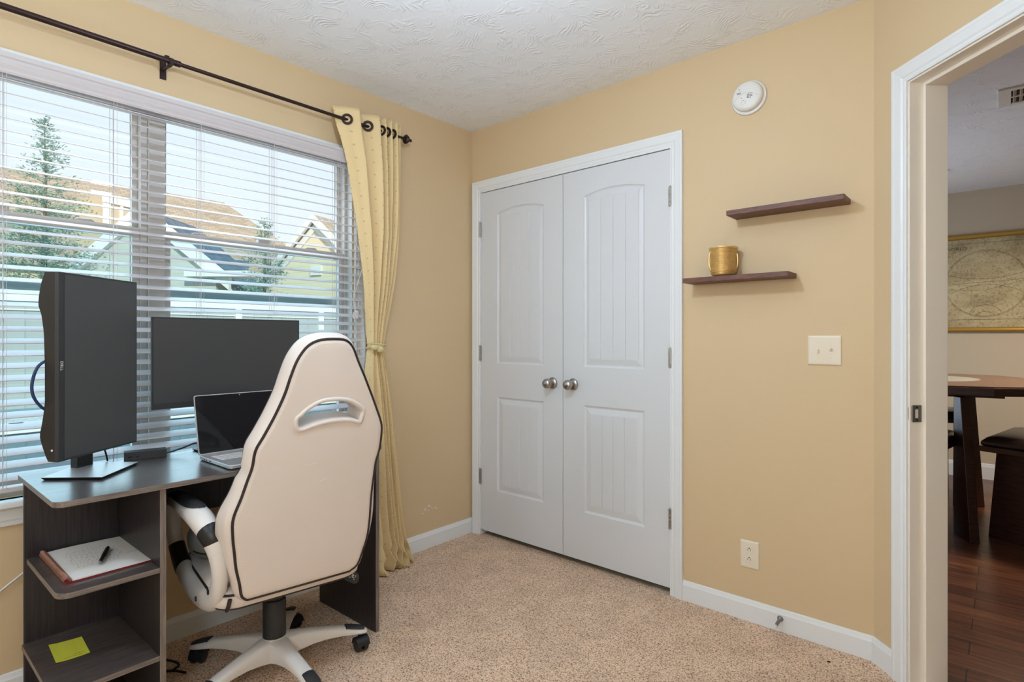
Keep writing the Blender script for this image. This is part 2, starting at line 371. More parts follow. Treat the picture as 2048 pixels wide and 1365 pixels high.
TDG = Matrix((DD, DN, UP)).transposed().to_4x4(); TDG.translation = A
mb = MB(TDG); mb.box(0, SO0, 0, .13, 0, H); mb.box(SO1, LD + .05, 0, .13, 0, H); mb.box(SO0, SO1, 0, .13, ZH, H)
struct(mb.build('wall_angled', M['wall']))
mb = MB(); mb.box(XR, XR + .12, YB, YR + .02, 0, H); struct(mb.build('wall_right', M['wall']))
mb = MB(); mb.box(-.14, XR + .12, YB - .12, YB, 0, H); struct(mb.build('wall_front', M['wall']))
mb = MB(); mb.prism([(0, .03), (XA, .03), (XA + .03, 0), (XR, YR), (XR, YB), (0, YB)], -.03, 0); struct(mb.build('floor', M['carpet']))
mb = MB(); mb.box(-.14, 6, YB - .12, 4.2, H, H + .1); struct(mb.build('ceiling', M['ceiling']))
mb = MB(); mb.prism([(.9, .13), (XA - .02, .13), (XA + .045, .045), (XR + .2, YR - .15), (6, -1.2), (6, 3.95), (.9, 3.95)], -.05, -.008); struct(mb.build('floor_dining', M['planks']))
mb = MB(); mb.box(.9, 6, 3.77, 3.9, -.02, H); struct(mb.build('wall_dining_far', M['dining_wall']))
mb = MB(); mb.box(.8, .9, .12, 3.9, -.02, H); struct(mb.build('wall_dining_left', M['dining_wall']))
mb = MB(); mb.box(5.9, 6, -1.3, 3.9, -.02, H); struct(mb.build('wall_dining_right', M['dining_wall']))
mb = MB(); mb.box(XR + .12, 6, -1.4, -1.3, -.02, H); struct(mb.build('wall_dining_near', M['dining_wall']))
baseboard('baseboard_dining', (.9, 3.77, -.008), (5.9, 3.77, -.008), (0, -1, 0), .13)
baseboard('baseboard_left', (0, YB, 0), (0, -.001, 0), (1, 0, 0))
baseboard('baseboard_back', (1.357, 0, 0), (XA - .005, 0, 0), (0, -1, 0))
baseboard('baseboard_angled', A + DD * -.005, A + DD * .1085, -DN)
baseboard('baseboard_right', (XR, YR, 0), (XR, YB, 0), (-1, 0, 0))
# casings
TB = Matrix(((1, 0, 0, 0), (0, 0, -1, 0), (0, 1, 0, 0), (0, 0, 0, 1)))            # (x, z, out) on the closet wall
struct(casing('trim_closet', TB, [(.0735, 0), (.0735, 2.066), (1.300, 2.066), (1.300, 0)][::1], prof=CASING))
TD = Matrix((DD, UP, -DN)).transposed().to_4x4(); TD.translation = A
struct(casing('trim_doorway', TD, [(SO0 + .009, 0), (SO0 + .009, ZH - .011), (SO1 - .009, ZH - .011), (SO1 - .009, 0)], m=M['trim']))
TD2 = Matrix((DD, UP, DN)).transposed().to_4x4(); TD2.translation = A + DN * .13
struct(casing('trim_doorway_far', TD2, [(SO0 + .009, 0), (SO0 + .009, ZH - .011), (SO1 - .009, ZH - .011), (SO1 - .009, 0)]))
# door jamb with stop and strike plate
jamb = thing('door_frame', None, None, A, kind='structure'); jamb.name = 'trim_jamb'
mb = MB(TDG); mb.box(SO0 - .004, SO0 + .014, -.001, .131, -.008, ZH); mb.box(SO1 - .014, SO1 + .004, -.001, .131, -.008, ZH); mb.box(SO0 + .014, SO1 - .014, -.001, .131, ZH - .016, ZH)
mb.build('jamb_board', M['jamb'], jamb, bevel=.001)
mb = MB(TDG); mb.box(SO0 + .014, SO0 + .026, .046, .124, -.008, ZH - .016); mb.box(SO1 - .026, SO1 - .014, .046, .124, -.008, ZH - .016); mb.box(SO0 + .026, SO1 - .026, .046, .124, ZH - .028, ZH - .016)
mb.build('door_stop_strip', M['jamb'], jamb, bevel=.002)
sp = thing('strike_plate', 'brushed metal strike plate set into the right-hand door jamb', 'strike plate', A + DD * .16 + UP * .9)
mb = MB(TDG); x = SO0 + .0155
mb.box(x - .001, x + .0006, .008, .017, .900, .957); mb.box(x - .001, x + .0006, .029, .040, .900, .957); mb.box(x - .001, x + .0006, .017, .029, .900, .914); mb.box(x - .001, x + .0006, .017, .029, .943, .957)
mb.build('plate', M['steel'], sp)
mb = MB(TDG); rr = []
for k in range(7):
    t = k / 6; rr.append([(x - .001 - .012 * math.sin(t * 1.2) ** 1.3 + dz, .008 - .018 * t, z) for dz, z in ((0, .902 + .010 * t), (.0014, .902 + .010 * t), (.0014, .955 - .010 * t), (0, .955 - .010 * t))])
mb.rings(rr); mb.build('lip', M['steel'], sp, smooth=True)
mb = MB(TDG); mb.box(x - .012, x - .0009, .0171, .0289, .9141, .9429); mb.build('bolt_hole', M['plate'], sp)
for zz in (.907, .950):
    mb = MB(TDG); mb.lathe([(0.0001, .0002), (.0035, .0002), (.0035, .0012), (.0001, .0016)], 12, Matrix.Translation((x, .023, zz)) @ Matrix.Rotation(PI / 2, 4, 'Y')); mb.build('screw', M['dark'], sp)
mb = MB(TDG)
# ------------------------------------------------------------------ closet double doors
def arch_panel(x0, x1, z0, z1, rise):
    P = [(x0, z0), (x1, z0), (x1, z1)]
    if rise:
        for i in range(1, 16):
            t = i / 16; P.append((x1 + (x0 - x1) * t, z1 + rise * (1 - (2 * t - 1) ** 2)))
    P.append((x0, z1)); return P
def closet_door(name, x0, x1, hinge_x, knob_x, label):
    T = TB; yf = -.002                                                # out = +.002 in front of the wall plane
    root = thing(name, label, 'closet door', ((x0 + x1) / 2, 0, .0315), kind='structure')
    P1 = arch_panel(x0 + .130, x1 - .130, 1.032, 1.914, .024); P2 = arch_panel(x0 + .130, x1 - .130, .282, .836, 0)
    mb = MB(T); out = -yf; z0, z1 = .0315, 2.053
    rect = [(x0, z0), (x1, z0), (x1, z1), (x0, z1)]
    mb.poly(rect, [P1, P2], lambda p: (p[0], p[1], out))
    mb.face([(x, z, out - .034) for x, z in rect])
    for i in range(4):
        a, b = rect[i], rect[(i + 1) % 4]; mb.face([(a[0], a[1], out), (b[0], b[1], out), (b[0], b[1], out - .034), (a[0], a[1], out - .034)])
    mb.build('door_slab', M['door'], root)
    for P in (P1, P2):
        mb = MB(T); rs = []
        for ins, d in ((0, 0), (.003, -.004), (.009, -.0075), (.013, -.008), (.018, -.0065), (.040, -.0015), (.046, -.001)):
            rs.append([(q[0], q[1], out + d) for q in (offset(P, ins) if ins else P)])
        mb.rings(rs, cap0=False, cap1=False)
        F = offset(P, .046); xa, xb = min(q[0] for q in F), max(q[0] for q in F); zb = min(q[1] for q in F)
        top = sorted([(q[0], q[1]) for q in F if q[1] > zb + .1])
        def zt(x):
            for a, b in zip(top, top[1:]):
                if a[0] <= x <= b[0] + 1e-9: return a[1] + (b[1] - a[1]) * (x - a[0]) / max(1e-9, b[0] - a[0])
            return top[-1][1]
        n = 4; w = (xb - xa) / n; cols = []
        for i in range(n):
            a, b = xa + i * w, xa + (i + 1) * w
            ga = 0 if i == 0 else .0022; gb = 0 if i == n - 1 else .0022
            for j in range(7): cols.append((a + ga + (b - gb - a - ga) * j / 6, 0))
            if i < n - 1: cols.append((b, -.0035))
        vs = [(mb.v((x, zb, out - .001 + d)), mb.v((x, zt(x), out - .001 + d))) for x, d in cols]
        for a, b in zip(vs, vs[1:]): mb.f([a[0], b[0], b[1], a[1]])
        mb.build('door_panel', M['door'], root)
    # knob
    MK = Matrix.Translation((knob_x, yf, .94)) @ Matrix.Rotation(PI / 2, 4, 'X')
    mb = MB(); mb.lathe([(.0001, 0), (.031, 0), (.0315, .004), (.029, .009), (.021, .013), (.013, .015), (.011, .022), (.0115, .028), (.017, .033), (.0235, .041), (.0265, .050), (.0262, .058), (.022, .0655), (.013, .0705), (.0001, .0718)], 36, MK)
    tag(mb.build('door_knob', M['nickel'], root, smooth=True), 'round satin nickel door knob')
    for zc in (1.834, 1.091, .351):
        mb = MB(); sx = 1 if hinge_x > knob_x else -1
        for k in range(5):
            a = zc - .0445 + k * .0178; mb.lathe([(.0001, a + .0008), (.0062, a + .0008), (.0062, a + .017), (.0001, a + .017)], 14, Matrix.Translation((hinge_x, -.0095, 0)))
        mb.lathe([(.0001, zc + .0445), (.0048, zc + .0445), (.004, zc + .049), (.0001, zc + .0495)], 12, Matrix.Translation((hinge_x, -.0095, 0)))
        mb.box(min(hinge_x, hinge_x - sx * .008), max(hinge_x, hinge_x - sx * .008), -.0098, -.0025, zc - .0445, zc + .0445)
        tag(mb.build('hinge', M['nickel'], root), 'satin nickel hinge')
closet_door('door_1', .0775, .6838, .0745, .617, None)
closet_door('door_2', .6872, 1.2925, 1.2965, .752, None)
mb = MB(TB); mb.box(.066, .0757, -.12, .0085, 0, 2.0655) if False else None
mb = MB(); mb.box(.066, .0755, -.0085, .12, 0, 2.066); mb.box(1.2955, 1.305, -.0085, .12, 0, 2.066); mb.box(.0755, 1.2955, -.0085, .12, 2.0565, 2.066)
struct(mb.build('trim_closet_jamb', M['trim']))

# ------------------------------------------------------------------ window (twin double-hung) with sill
TW = Matrix(((0, 0, 1, 0), (1, 0, 0, 0), (0, 1, 0, 0), (0, 0, 0, 1)))              # (y, z, out) on the window wall; out = +x
struct(casing('trim_window', TW, [(WY1 + .008 - .0, WZ0), (WY1 + .008, 2.066), (WY0 - .008, 2.066), (WY0 - .008, WZ0)][::-1]))
mb = MB(); mb.box(-.03, .045, WY0 - .09, WY1 + .09, WZ0 - .022, WZ0)
struct(mb.build('trim_window_sill', M['trim'], bevel=.006, seg=3))
mb = MB(TW); mb.rings([[(y, z, d) for z, d in ((.571, 0), (.571, .010), (.585, .012), (.592, .015), (.622, .016), (.6325, .018), (.6325, 0))] for y in (WY0 - .065, WY1 + .065)])
struct(mb.build('trim_window_apron', M['trim']))
win = thing('window_1', None, None, (-.07, (WY0 + WY1) / 2, WZ0), kind='structure')
mb = MB()
FX0, FX1 = -.115, -.045
mb.box(FX0, FX1, WY0, WY0 + .022, WZ0, WZ1); mb.box(FX0, FX1, WY1 - .018, WY1, WZ0, WZ1)
mb.box(FX0, FX1, WY0 + .022, WY1 - .018, WZ1 - .010, WZ1); mb.box(FX0, FX1, WY0 + .022, WY1 - .022, WZ0, WZ0 + .022)
mb.box(-.13, -.030, -1.722, -1.665, WZ0 + .022, WZ1 - .010); mb.box(FX0, FX1, -1.745, -1.722, WZ0 + .022, WZ1 - .010)
mb.box(-.139, -.001, WY0 - .002, WY0 + .003, WZ0 + .001, WZ1 - .004); mb.box(-.139, -.001, WY1 - .003, WY1 + .002, WZ0 + .001, WZ1 - .004); mb.box(-.139, -.001, WY0, WY1, WZ1 - .004, WZ1 + .002)
mb.build('window_frame', M['vinyl'], win, bevel=.002)
for ya, yb in ((WY0 + .022, -1.745), (-1.665, WY1 - .018)):
    zt, zb_, zm = WZ1 - .010, WZ0 + .022, 1.592
    for kind, x0, x1, za, zc, g, st in (('upper_sash', -.105, -.082, zm - .016, zt, 'glass', .019), ('lower_sash', -.078, -.053, zb_, zm + .016, 'screened', .026)):
        mb = MB(); mb.box(x0, x1, ya, ya + st, za, zc); mb.box(x0, x1, yb - st, yb, za, zc); mb.box(x0, x1, ya + st, yb - st, zc - (.014 if kind == 'upper_sash' else .034), zc); mb.box(x0, x1, ya + st, yb - st, za, za + .032)
        s_ = mb.build(kind, M['vinyl'], win, bevel=.0015)
        mb = MB(); xm = (x0 + x1) / 2; mb.box(xm - .002, xm + .002, ya + st, yb - st, za + .03, zc - .012); mb.build('window_glass', M[g], s_)
    # half screen crossbar outside the lower sash
    mb = MB(); mb.box(-.128, -.108, ya, yb, 1.352, 1.388); mb.box(-.132, -.122, ya, yb, 1.345, 1.362); mb.build('screen_crossbar', M['vinyl'], win)
    ym = (ya + yb) / 2; zr = 1.608
    for yl in (ym - .265, ym + .235):
        mb = MB(); mb.rings([[(-.066 + .011 * math.cos(a) * w, yl + dy, zr + .001 + h * math.sin(a)) for a in [PI * k / 8 for k in range(9)]] for dy, w, h in ((-.032, .5, .004), (-.022, 1, .010), (.018, 1, .012), (.028, .5, .004))])
        l = mb.build('tilt_latch', M['vinyl'], win, smooth=True)
    mb = MB(); mb.box(-.078, -.052, ym - .026, ym + .026, zr, zr + .016); mb.box(-.074, -.058, ym - .012, ym + .03, zr + .016, zr + .026)
    mb.build('sash_lock', M['vinyl'], win, bevel=.003)

# ------------------------------------------------------------------ venetian blind
bl = thing('window_blind', 'white venetian blind with wide slats tilted open across the twin window', 'window blind', (.035, -1.70, WZ0))
BY0, BY1 = -2.605, -.815
mb = MB(TW); mb.rings([[(y, z, d) for z, d in ((2.028, .050), (2.028, .062), (2.034, .066), (2.042, .063), (2.050, .068), (2.058, .063), (2.066, .067), (2.076, .064), (2.080, .069), (2.094, .067), (2.096, .050))] for y in (BY0 - .01, BY1 - .012)])
mb.build('valance', M['blind'], bl)
mb = MB(); mb.box(.008, .048, BY0, BY1, 2.034, 2.075); mb.build('headrail', M['blind'], bl)
tilt = math.radians(18.3); zs = [2.014 - .040 * k for k in range(33)]
mb = MB()
for k, z in enumerate(zs):
    tl = tilt if k else tilt * .45
    top = []; bot = []
    for j in range(7):
        u = (j / 6 - .5) * .050; cr = .0010 * (1 - (2 * j / 6 - 1) ** 2)
        for lst, dz in ((top, .0011), (bot, -.0011)):
            lst.append((.034 + u * math.cos(tl) + (cr + dz) * math.sin(tl), z - u * math.sin(tl) + (cr + dz) * math.cos(tl)))
    loop = top + bot[::-1]
    mb.rings([[(x, y, zz) for x, zz in loop] for y in (BY0, BY1)])
mb.build('slat_panel', M['blind'], bl, smooth=True, angle=50)
mb = MB(); mb.box(.012, .056, BY0, BY1, .688, .704); mb.build('bottom_rail', M['blind'], bl, bevel=.003)
for y in (-2.45, -2.15, -1.853, -1.562, -1.264, -.952):
    mb = MB()
    for x in (.008, .060): mb.tube([(x, y - .004, 2.035), (x, y - .004, .70)], .0008, 5); mb.tube([(x, y + .006, 2.035), (x, y + .006, .70)], .0006, 5)
    mb.tube([(.034, y + .001, 2.035), (.034, y + .001, .70)], .0008, 5)
    mb.build('ladder_cord', M['blind'], bl)
def cordpath(pts): return smoothpts(pts, 8)
mb = MB()
mb.tube(cordpath([(.07, -.905, 2.04), (.074, -.895, 1.93), (.075, -.87, 1.85), (.076, -.868, 1.7), (.074, -.876, 1.45), (.075, -.884, 1.36), (.073, -.868, 1.25), (.072, -.868, .95), (.07, -.87, .75)]), .0013, 6)
mb.tube(cordpath([(.07, -.875, 2.04), (.075, -.87, 1.9), (.08, -.866, 1.80), (.077, -.872, 1.66), (.082, -.835, 1.56), (.079, -.862, 1.45), (.075, -.885, 1.37), (.073, -.868, 1.3), (.074, -.872, 1.0)]), .0013, 6)
mb.tube(cordpath([(.07, -.89, 2.04), (.075, -.872, 1.84), (.074, -.87, 1.80)]), .0013, 6)
mb.build('lift_cord', M['blind'], bl)
mb = MB(); mb.lathe([(.0001, 1.275), (.008, 1.275), (.0095, 1.28), (.009, 1.31), (.005, 1.318), (.0001, 1.318)], 14, Matrix.Translation((.075, -.868, 0))); mb.box(.070, .086, -.884, -.864, 1.278, 1.308)
mb.build('cord_stop', M['blind'], bl)
mb = MB(); mb.lathe([(.0001, 1.77), (.003, 1.772), (.0045, 1.79), (.002, 1.80), (.0001, 1.802)], 10, Matrix.Translation((.076, -.869, 0))); mb.build('cord_tassel', M['blind'], bl)
mb = MB(); mb.tube([(.073, -2.22, .700), (.082, -2.22, .694), (.082, -2.22, .668)], .003, 6); mb.build('hold_down_clip', M['blind'], bl)

# ------------------------------------------------------------------ curtain rod, curtain, tieback
RX, RZ = .085, 2.228
rod = thing('curtain_rod', 'dark bronze curtain rod with ball finial above the window', 'curtain rod', (RX, -1.683, 2.19))
mb = MB(); mb.tube([(RX, -2.75, RZ), (RX, -1.665, RZ)], .0105, 16); mb.tube([(RX, -1.667, RZ), (RX, -1.65, RZ)], .0115, 16); mb.build('outer_tube', M['bronze'], rod, smooth=True)
mb = MB(); mb.tube([(RX, -1.66, RZ), (RX, -.588, RZ)], .0075, 14); mb.build('inner_tube', M['bronze'], rod, smooth=True)
mb = MB(); mb.lathe([(.0001, 0), (.010, 0), (.010, .006), (.020, .009), (.024, .015), (.021, .024), (.013, .033), (.008, .037), (.006, .041), (.0085, .045), (.0085, .049), (.004, .053), (.0001, .054)], 24, Matrix.Translation((RX, -.590, RZ)) @ Matrix.Rotation(-PI / 2, 4, 'X'))
mb.build('finial', M['bronze'], rod, smooth=True)
mb = MB(); mb.box(.0, .004, -1.694, -1.672, 2.185, 2.262); mb.tube([(.003, -1.683, 2.222), (RX - .008, -1.683, 2.214)], .006, 8)
mb.box(RX - .014, RX + .014, -1.690, -1.676, RZ - .016, RZ - .009); mb.box(RX - .015, RX - .010, -1.690, -1.676, RZ - .014, RZ + .012); mb.box(RX + .010, RX + .015, -1.690, -1.676, RZ - .014, RZ + .008)
mb.build('wall_bracket', M['bronze'], rod, bevel=.001)
mb = MB(); mb.lathe([(.0001, 0), (.009, .002), (.009, .012), (.0001, .014)], 12, Matrix.Translation((RX - .017, -1.69, RZ + .011))); mb.build('thumb_screw', M['bronze'], rod)

cur = thing('curtain', 'pale yellow dotted grommet curtain gathered by a cream cord beside the window', 'curtain', (.085, -.72, 0))
NU, NV = 150, 90
LEFT = [(2.30, -.985), (2.2, -.975), (2.03, -.925), (1.74, -.870), (1.5, -.835), (1.37, -.822), (1.25, -.802), (1.15, -.786), (1.10, -.792), (1.0, -.800), (.8, -.798), (.5, -.79), (.2, -.78), (.02, -.79)]
RIGHT = [(2.30, -.613), (2.2, -.612), (1.9, -.613), (1.7, -.623), (1.48, -.643), (1.3, -.676), (1.15, -.702), (1.10, -.694), (.95, -.662), (.73, -.632), (.33, -.594), (.1, -.575), (.02, -.555)]
AMP = [(2.30, .030), (2.1, .034), (1.7, .034), (1.4, .028), (1.2, .014), (1.15, .010), (1.08, .012), (.8, .018), (.4, .022), (.1, .030), (.02, .036)]
# horizontal position of each fold along the top: two wide open folds on the left, four tight ones on the right
KN = [(0, 0, -.9), (1, .285, 1.15), (1.35, .315, -.8), (2.35, .60, 1.1), (2.7, .625, -.8), (3.6, .715, 1.0), (3.9, .73, -.8), (4.9, .81, 1.0), (5.2, .825, -.8), (6.2, .90, 1.0), (6.5, .915, -.8), (8, 1.0, .3)]
FOLD = smoothpts([(a, b, c) for a, b, c in KN], 12)
def fold(t):
    for p, q in zip(FOLD, FOLD[1:]):
        if p.x <= t <= q.x + 1e-9:
            k = (t - p.x) / max(1e-9, q.x - p.x); return p.y + (q.y - p.y) * k, p.z + (q.z - p.z) * k
    return 1, .3
rows = []; rnd = random.Random(3)
for j in range(NV + 1):
    v = j / NV; z = 2.288 * (1 - v) + .006 * v
    yl, yr, am = lerp(LEFT, z), lerp(RIGHT, z), lerp(AMP, z)
    row = []
    for i in range(NU + 1):
        t = 8 * i / NU; fy_, fx_ = fold(t)
        blend = min(1, max(0, (z - 1.5) / .7)); uni = i / NU
        y = yl + (yr - yl) * (blend * fy_ + (1 - blend) * (.6 * fy_ + .4 * uni))
        x = RX - .004 + am * fx_ + .006 * math.sin(z * 5 + t * 1.7) * min(1, (2.29 - z) * 2)
        x -= .020 * min(1, max(0, (1.7 - z) / .5)) if z > .3 else .02 * max(0, z / .3)
        if z < .20:
            q = (.20 - z) / .20; x += .03 * q * math.sin(t * 2.3 + 1) + .014 * q * math.sin(z * 75 + t * 1.5) + .02 * q; y += .010 * q * math.sin(z * 60 + t * 2)
        kk = min(1, max(0, (2.29 - z) / .16)) * min(1, max(0, (z - 1.2) / .2)) * min(1, max(0, (-.77 - y) / .04)); x += kk * max(0, .080 + .012 * math.sin(t * 3) - x)
        row.append((max(.012, x), y, z))
    rows.append(row)
mb = MB(); uvl = mb.b.loops.layers.uv.new('UVMap'); V = [[mb.v(p) for p in r] for r in rows]
# arc length in the cloth for the dot pattern
uu = [0]
for i in range(NU): uu.append(uu[-1] + (Vector(rows[30][i + 1]) - Vector(rows[30][i])).length)
for j in range(NV):
    for i in range(NU):
        f = mb.f([V[j][i], V[j][i + 1], V[j + 1][i + 1], V[j + 1][i]])
        for l, (a, b_) in zip(f.loops, ((i, j), (i + 1, j), (i + 1, j + 1), (i, j + 1))): l[uvl].uv = (uu[a], rows[b_][0][2])
cp = mb.build('curtain_panel', M['curtain'], cur, smooth=True, angle=180)
sm = cp.modifiers.new('thick', 'SOLIDIFY'); sm.thickness = .0016; sm.offset = 0
for yy, xx, a in ((-.930, RX + .008, .60), (-.814, RX + .008, .66), (-.734, RX + .006, 1.1), (-.701, RX + .006, 1.2), (-.667, RX + .006, 1.2)):
    mb = MB(); mb.lathe([(.0155, -.0035), (.0255, -.0035), (.027, 0), (.0255, .0035), (.0155, .0035), (.0145, 0), (.0155, -.0035)], 28, Matrix.Translation((xx, yy, RZ)) @ Matrix.Rotation(-a, 4, 'Z') @ Matrix.Rotation(PI / 2, 4, 'Y'), cap=False)
    mb.build('grommet', M['bronze'], cur, smooth=True)
tb = thing('curtain_tieback', 'cream knotted cord tieback wrapped around the yellow curtain', 'curtain tieback', (.07, -.745, 1.13))
mb = MB(); mb.tube([(.062 + .034 * math.cos(a), -.744 + .052 * math.sin(a), 1.140 + .008 * math.sin(a + .8)) for a in [2 * PI * k / 40 for k in range(40)]], .0045, 8, closed=True)
mb.tube([(.064 + .034 * math.cos(a), -.744 + .052 * math.sin(a), 1.152 - .006 * math.sin(a)) for a in [2 * PI * k / 40 for k in range(40)]], .0035, 8, closed=True)
mb.build('cord_loop', M['rope'], tb, smooth=True)
for cy_, r_, dz in ((-.779, .015, .003), (-.747, .017, -.006)):
    mb = MB(); mb.lathe([(r_ * math.sin(a) + .0001, -r_ * 1.25 * math.cos(a)) for a in [PI * k / 10 for k in range(11)]], 16, Matrix.Translation((.100, cy_, 1.132 + dz)) @ Matrix.Rotation(PI / 2 - .1, 4, 'X'))
    mb.build('knot', M['rope'], tb, smooth=True)
mb = MB(); mb.tube(smoothpts([(.104, -.742, 1.125), (.108, -.737, 1.11), (.104, -.731, 1.085)], 4), .002, 6); mb.build('cord_end', M['rope'], tb)
# ------------------------------------------------------------------ things on the walls
def wall_shelf(x0, x1, z0, z1, label):
    mb = MB(); mb.box(x0, x1, -.115, -.0005, z0, z1); o = mb.build('wall_shelf', M['shelf_wood'], bevel=.0015); tag(o, label, 'shelf', 'floating shelves beside the closet'); return o
wall_shelf(1.592, 2.017, 1.686, 1.706, 'dark brown floating wall shelf, the upper empty one')
wall_shelf(1.404, 1.829, 1.421, 1.441, 'dark brown floating wall shelf, the lower one holding a gold mug')
mug = thing('gold_mug', 'ribbed gold two-handled mug on the lower wall shelf', 'mug', (1.560, -.061, 1.4412))
mb = MB(); prof = [(.0001, 0), (.034, 0)]
def mugr(z):
    return lerp([(.122, .0585), (.112, .0545), (.098, .0505), (.078, .0485), (.055, .0495), (.035, .0525), (.020, .0525), (.008, .044), (0, .034)], z)
n = 23
for k in range(n):
    z = .005 + .113 * k / n; dz = .113 / n
    for q, a in ((0, -.0014), (.25, .0006), (.5, .0013), (.75, .0006)): prof.append((mugr(z + q * dz) + a, z + q * dz))
prof += [(.059, .1195), (.0585, .122), (.056, .1215), (.050, .10), (.045, .07), (.048, .03), (.03, .008), (.0001, .007)]
MG = Matrix.Translation((1.560, -.061, 1.4412)); mb.lathe(prof, 44, MG); mb.build('mug_body', M['gold'], mug, smooth=True, angle=70)
hd = Vector((RT.x, RT.y, 0))
for sgn in (-1, 1):
    mb = MB(); c = Vector((1.560, -.061, 1.4412)); pts = [c + hd * sgn * r + UP * z for r, z in ((.049, .104), (.0575, .098), (.0595, .08), (.0600, .062), (.0585, .046), (.052, .030))]
    mb.tube(smoothpts(pts, 5), [.0048] * 26, 8); mb.build('mug_handle', M['gold'], mug, smooth=True)

det = thing('smoke_detector', 'round white smoke detector high on the beige wall', 'smoke detector', (1.647, 0, 2.12))
MD = Matrix.Translation((1.647, 0, 2.189)) @ Matrix.Rotation(PI / 2, 4, 'X')
mb = MB(); mb.lathe([(.0001, 0), (.071, 0), (.0715, .004), (.069, .010), (.060, .013), (.0001, .013)], 56, MD); mb.build('mounting_ring', M['white_plastic'], det, smooth=True)
mb = MB(); mb.lathe([(.0001, .012), (.0595, .012), (.0595, .016), (.0605, .017), (.061, .028), (.058, .035), (.051, .0395), (.030, .0425), (.0001, .0435)], 56, MD); mb.build('detector_body', M['white_plastic'], det, smooth=True)
def dsf(x, y):
    r = math.hypot(x, y); return -lerp([(.07, .02), (.058, .0085), (.051, .0040), (.03, .0010), (0, 0)], r)
TDt = Matrix.Translation((1.647, -.0435, 2.189)) @ Matrix.Rotation(PI / 2, 4, 'X')                    # (x, z, out)
mb = MB(TDt)
arc = [(-.048 + .098 * k / 16, -.012 + .022 * math.sin(PI * k / 16)) for k in range(17)]
mb.tube([(a, b, dsf(a, b)) for a, b in arc], .0014, 6); mb.build('raised_rim', M['white_plastic'], det, smooth=True)
mb = MB(TDt)
for i in range(4):
    for j in range(4):
        if (i, j) in ((0, 3), (3, 0)): continue
        x, y = .006 + .0058 * i, -.012 + .0058 * j - .001 * i
        mb.lathe([(.0001, -.0012), (.0019, -.0012), (.0019, .0004), (.0001, .0004)], 8, Matrix.Translation((x, y, dsf(x, y))))
mb.build('sounder_holes', M['dark'], det)
mb = MB(TDt)
for (x, y, w) in ((-.030, .030, .004), (-.0285, .024, .004), (-.037, .014, .018), (-.035, .0105, .014), (-.020, -.009, .004), (-.013, -.020, .003)):
    zz = dsf(x + w / 2, y); mb.box(x, x + w, y, y + .0016, zz - .001, zz + .0007)
mb.build('printed_marks', M['ink'], det)
mb = MB(TDt); mb.tube([(-.010 + .009 * math.cos(a), -.028 + .007 * math.sin(a), dsf(-.010 + .009 * math.cos(a), -.028 + .007 * math.sin(a))) for a in [2 * PI * k / 20 for k in range(20)]], .0008, 5, closed=True); mb.build('test_button', M['pale_key'], det)

def cover_plate(root, x0, x1, z0, z1):
    mb = MB(TB)
    mb.rings([[(x, y, h) for x, y in rrect(x0 + o, x1 - o, z0 + o, z1 - o, max(.0008, .004 - o))] for o, h in ((0, 0), (0, .003), (.004, .0055), (.010, .0058))])
    return mb.build('cover_plate', M['plate'], root, smooth=True, angle=60)
sw = thing('light_switch', 'almond double light switch plate between shelves and doorway', 'light switch', (1.929, 0, 1.078))
cover_plate(sw, 1.871, 1.987, 1.079, 1.194)
for xc, s_ in ((1.906, -1), (1.952, 1)):
    mb = MB(TB); mb.box(xc - .0052, xc + .0052, 1.1245, 1.1485, .0055, .0066); f = mb.build('switch_frame', M['plate'], sw)
    mb = MB(TB); mb.hexa([(xc - .004, 1.131, .006), (xc + .004, 1.131, .006), (xc + .004, 1.142, .006), (xc - .004, 1.142, .006), (xc - .0032, 1.1335 + s_ * .007, .0165), (xc + .0032, 1.1335 + s_ * .007, .0165), (xc + .0032, 1.1395 + s_ * .007, .0165), (xc - .0032, 1.1395 + s_ * .007, .0165)])
    mb.build('toggle', M['plate'], sw, bevel=.0008)
    for zz in (1.1065, 1.1665):
        mb = MB(); mb.lathe([(.0001, 0), (.0028, 0), (.0025, .0012), (.0001, .0014)], 12, Matrix.Translation((xc, -.0056, zz)) @ Matrix.Rotation(PI / 2, 4, 'X')); mb.build('screw', M['plate'], sw)
ol = thing('wall_outlet', 'almond duplex wall outlet low on the beige wall', 'wall outlet', (1.6485, 0, .219))
cover_plate(ol, 1.6105, 1.6865, .2185, .3335)
for zc in (.2565, .2955):
    mb = MB(TB); P = [(1.6485 + .0155 * math.copysign(abs(math.cos(a)) ** .8, math.cos(a)), zc + max(-.0125, min(.0125, .0155 * math.sin(a)))) for a in [2 * PI * k / 28 for k in range(28)]]
    mb.rings([[(x, y, .005) for x, y in P], [(x, y, .0072) for x, y in P], [(x, y, .0076) for x, y in offset(P, .001)]]); so = mb.build('socket', M['plate'], ol)
    mb = MB(TB); mb.box(1.6415, 1.6432, zc - .003, zc + .005, .0070, .0079); mb.box(1.6535, 1.6552, zc - .003, zc + .005, .0070, .0079); mb.box(1.646, 1.651, zc + .0065, zc + .0105, .0070, .0079) ; mb.build('socket_slots', M['dark'], so)
mb = MB(); mb.lathe([(.0001, 0), (.0028, 0), (.0025, .0012), (.0001, .0014)], 12, Matrix.Translation((1.6485, -.0056, .276)) @ Matrix.Rotation(PI / 2, 4, 'X')); mb.build('screw', M['plate'], ol)
ds = thing('door_stop', 'grey spring door stop with white tip on the baseboard', 'door stop', (1.772, -.013, .05))
mb = MB(); MS = Matrix.Translation((1.772, -.013, .052)) @ Matrix.Rotation(PI / 2 + .10, 4, 'X')
mb.lathe([(.0001, 0), (.012, 0), (.011, .004), (.007, .008), (.0001, .008)], 20, MS); mb.build('mounting_base', M['steel'], ds, smooth=True)
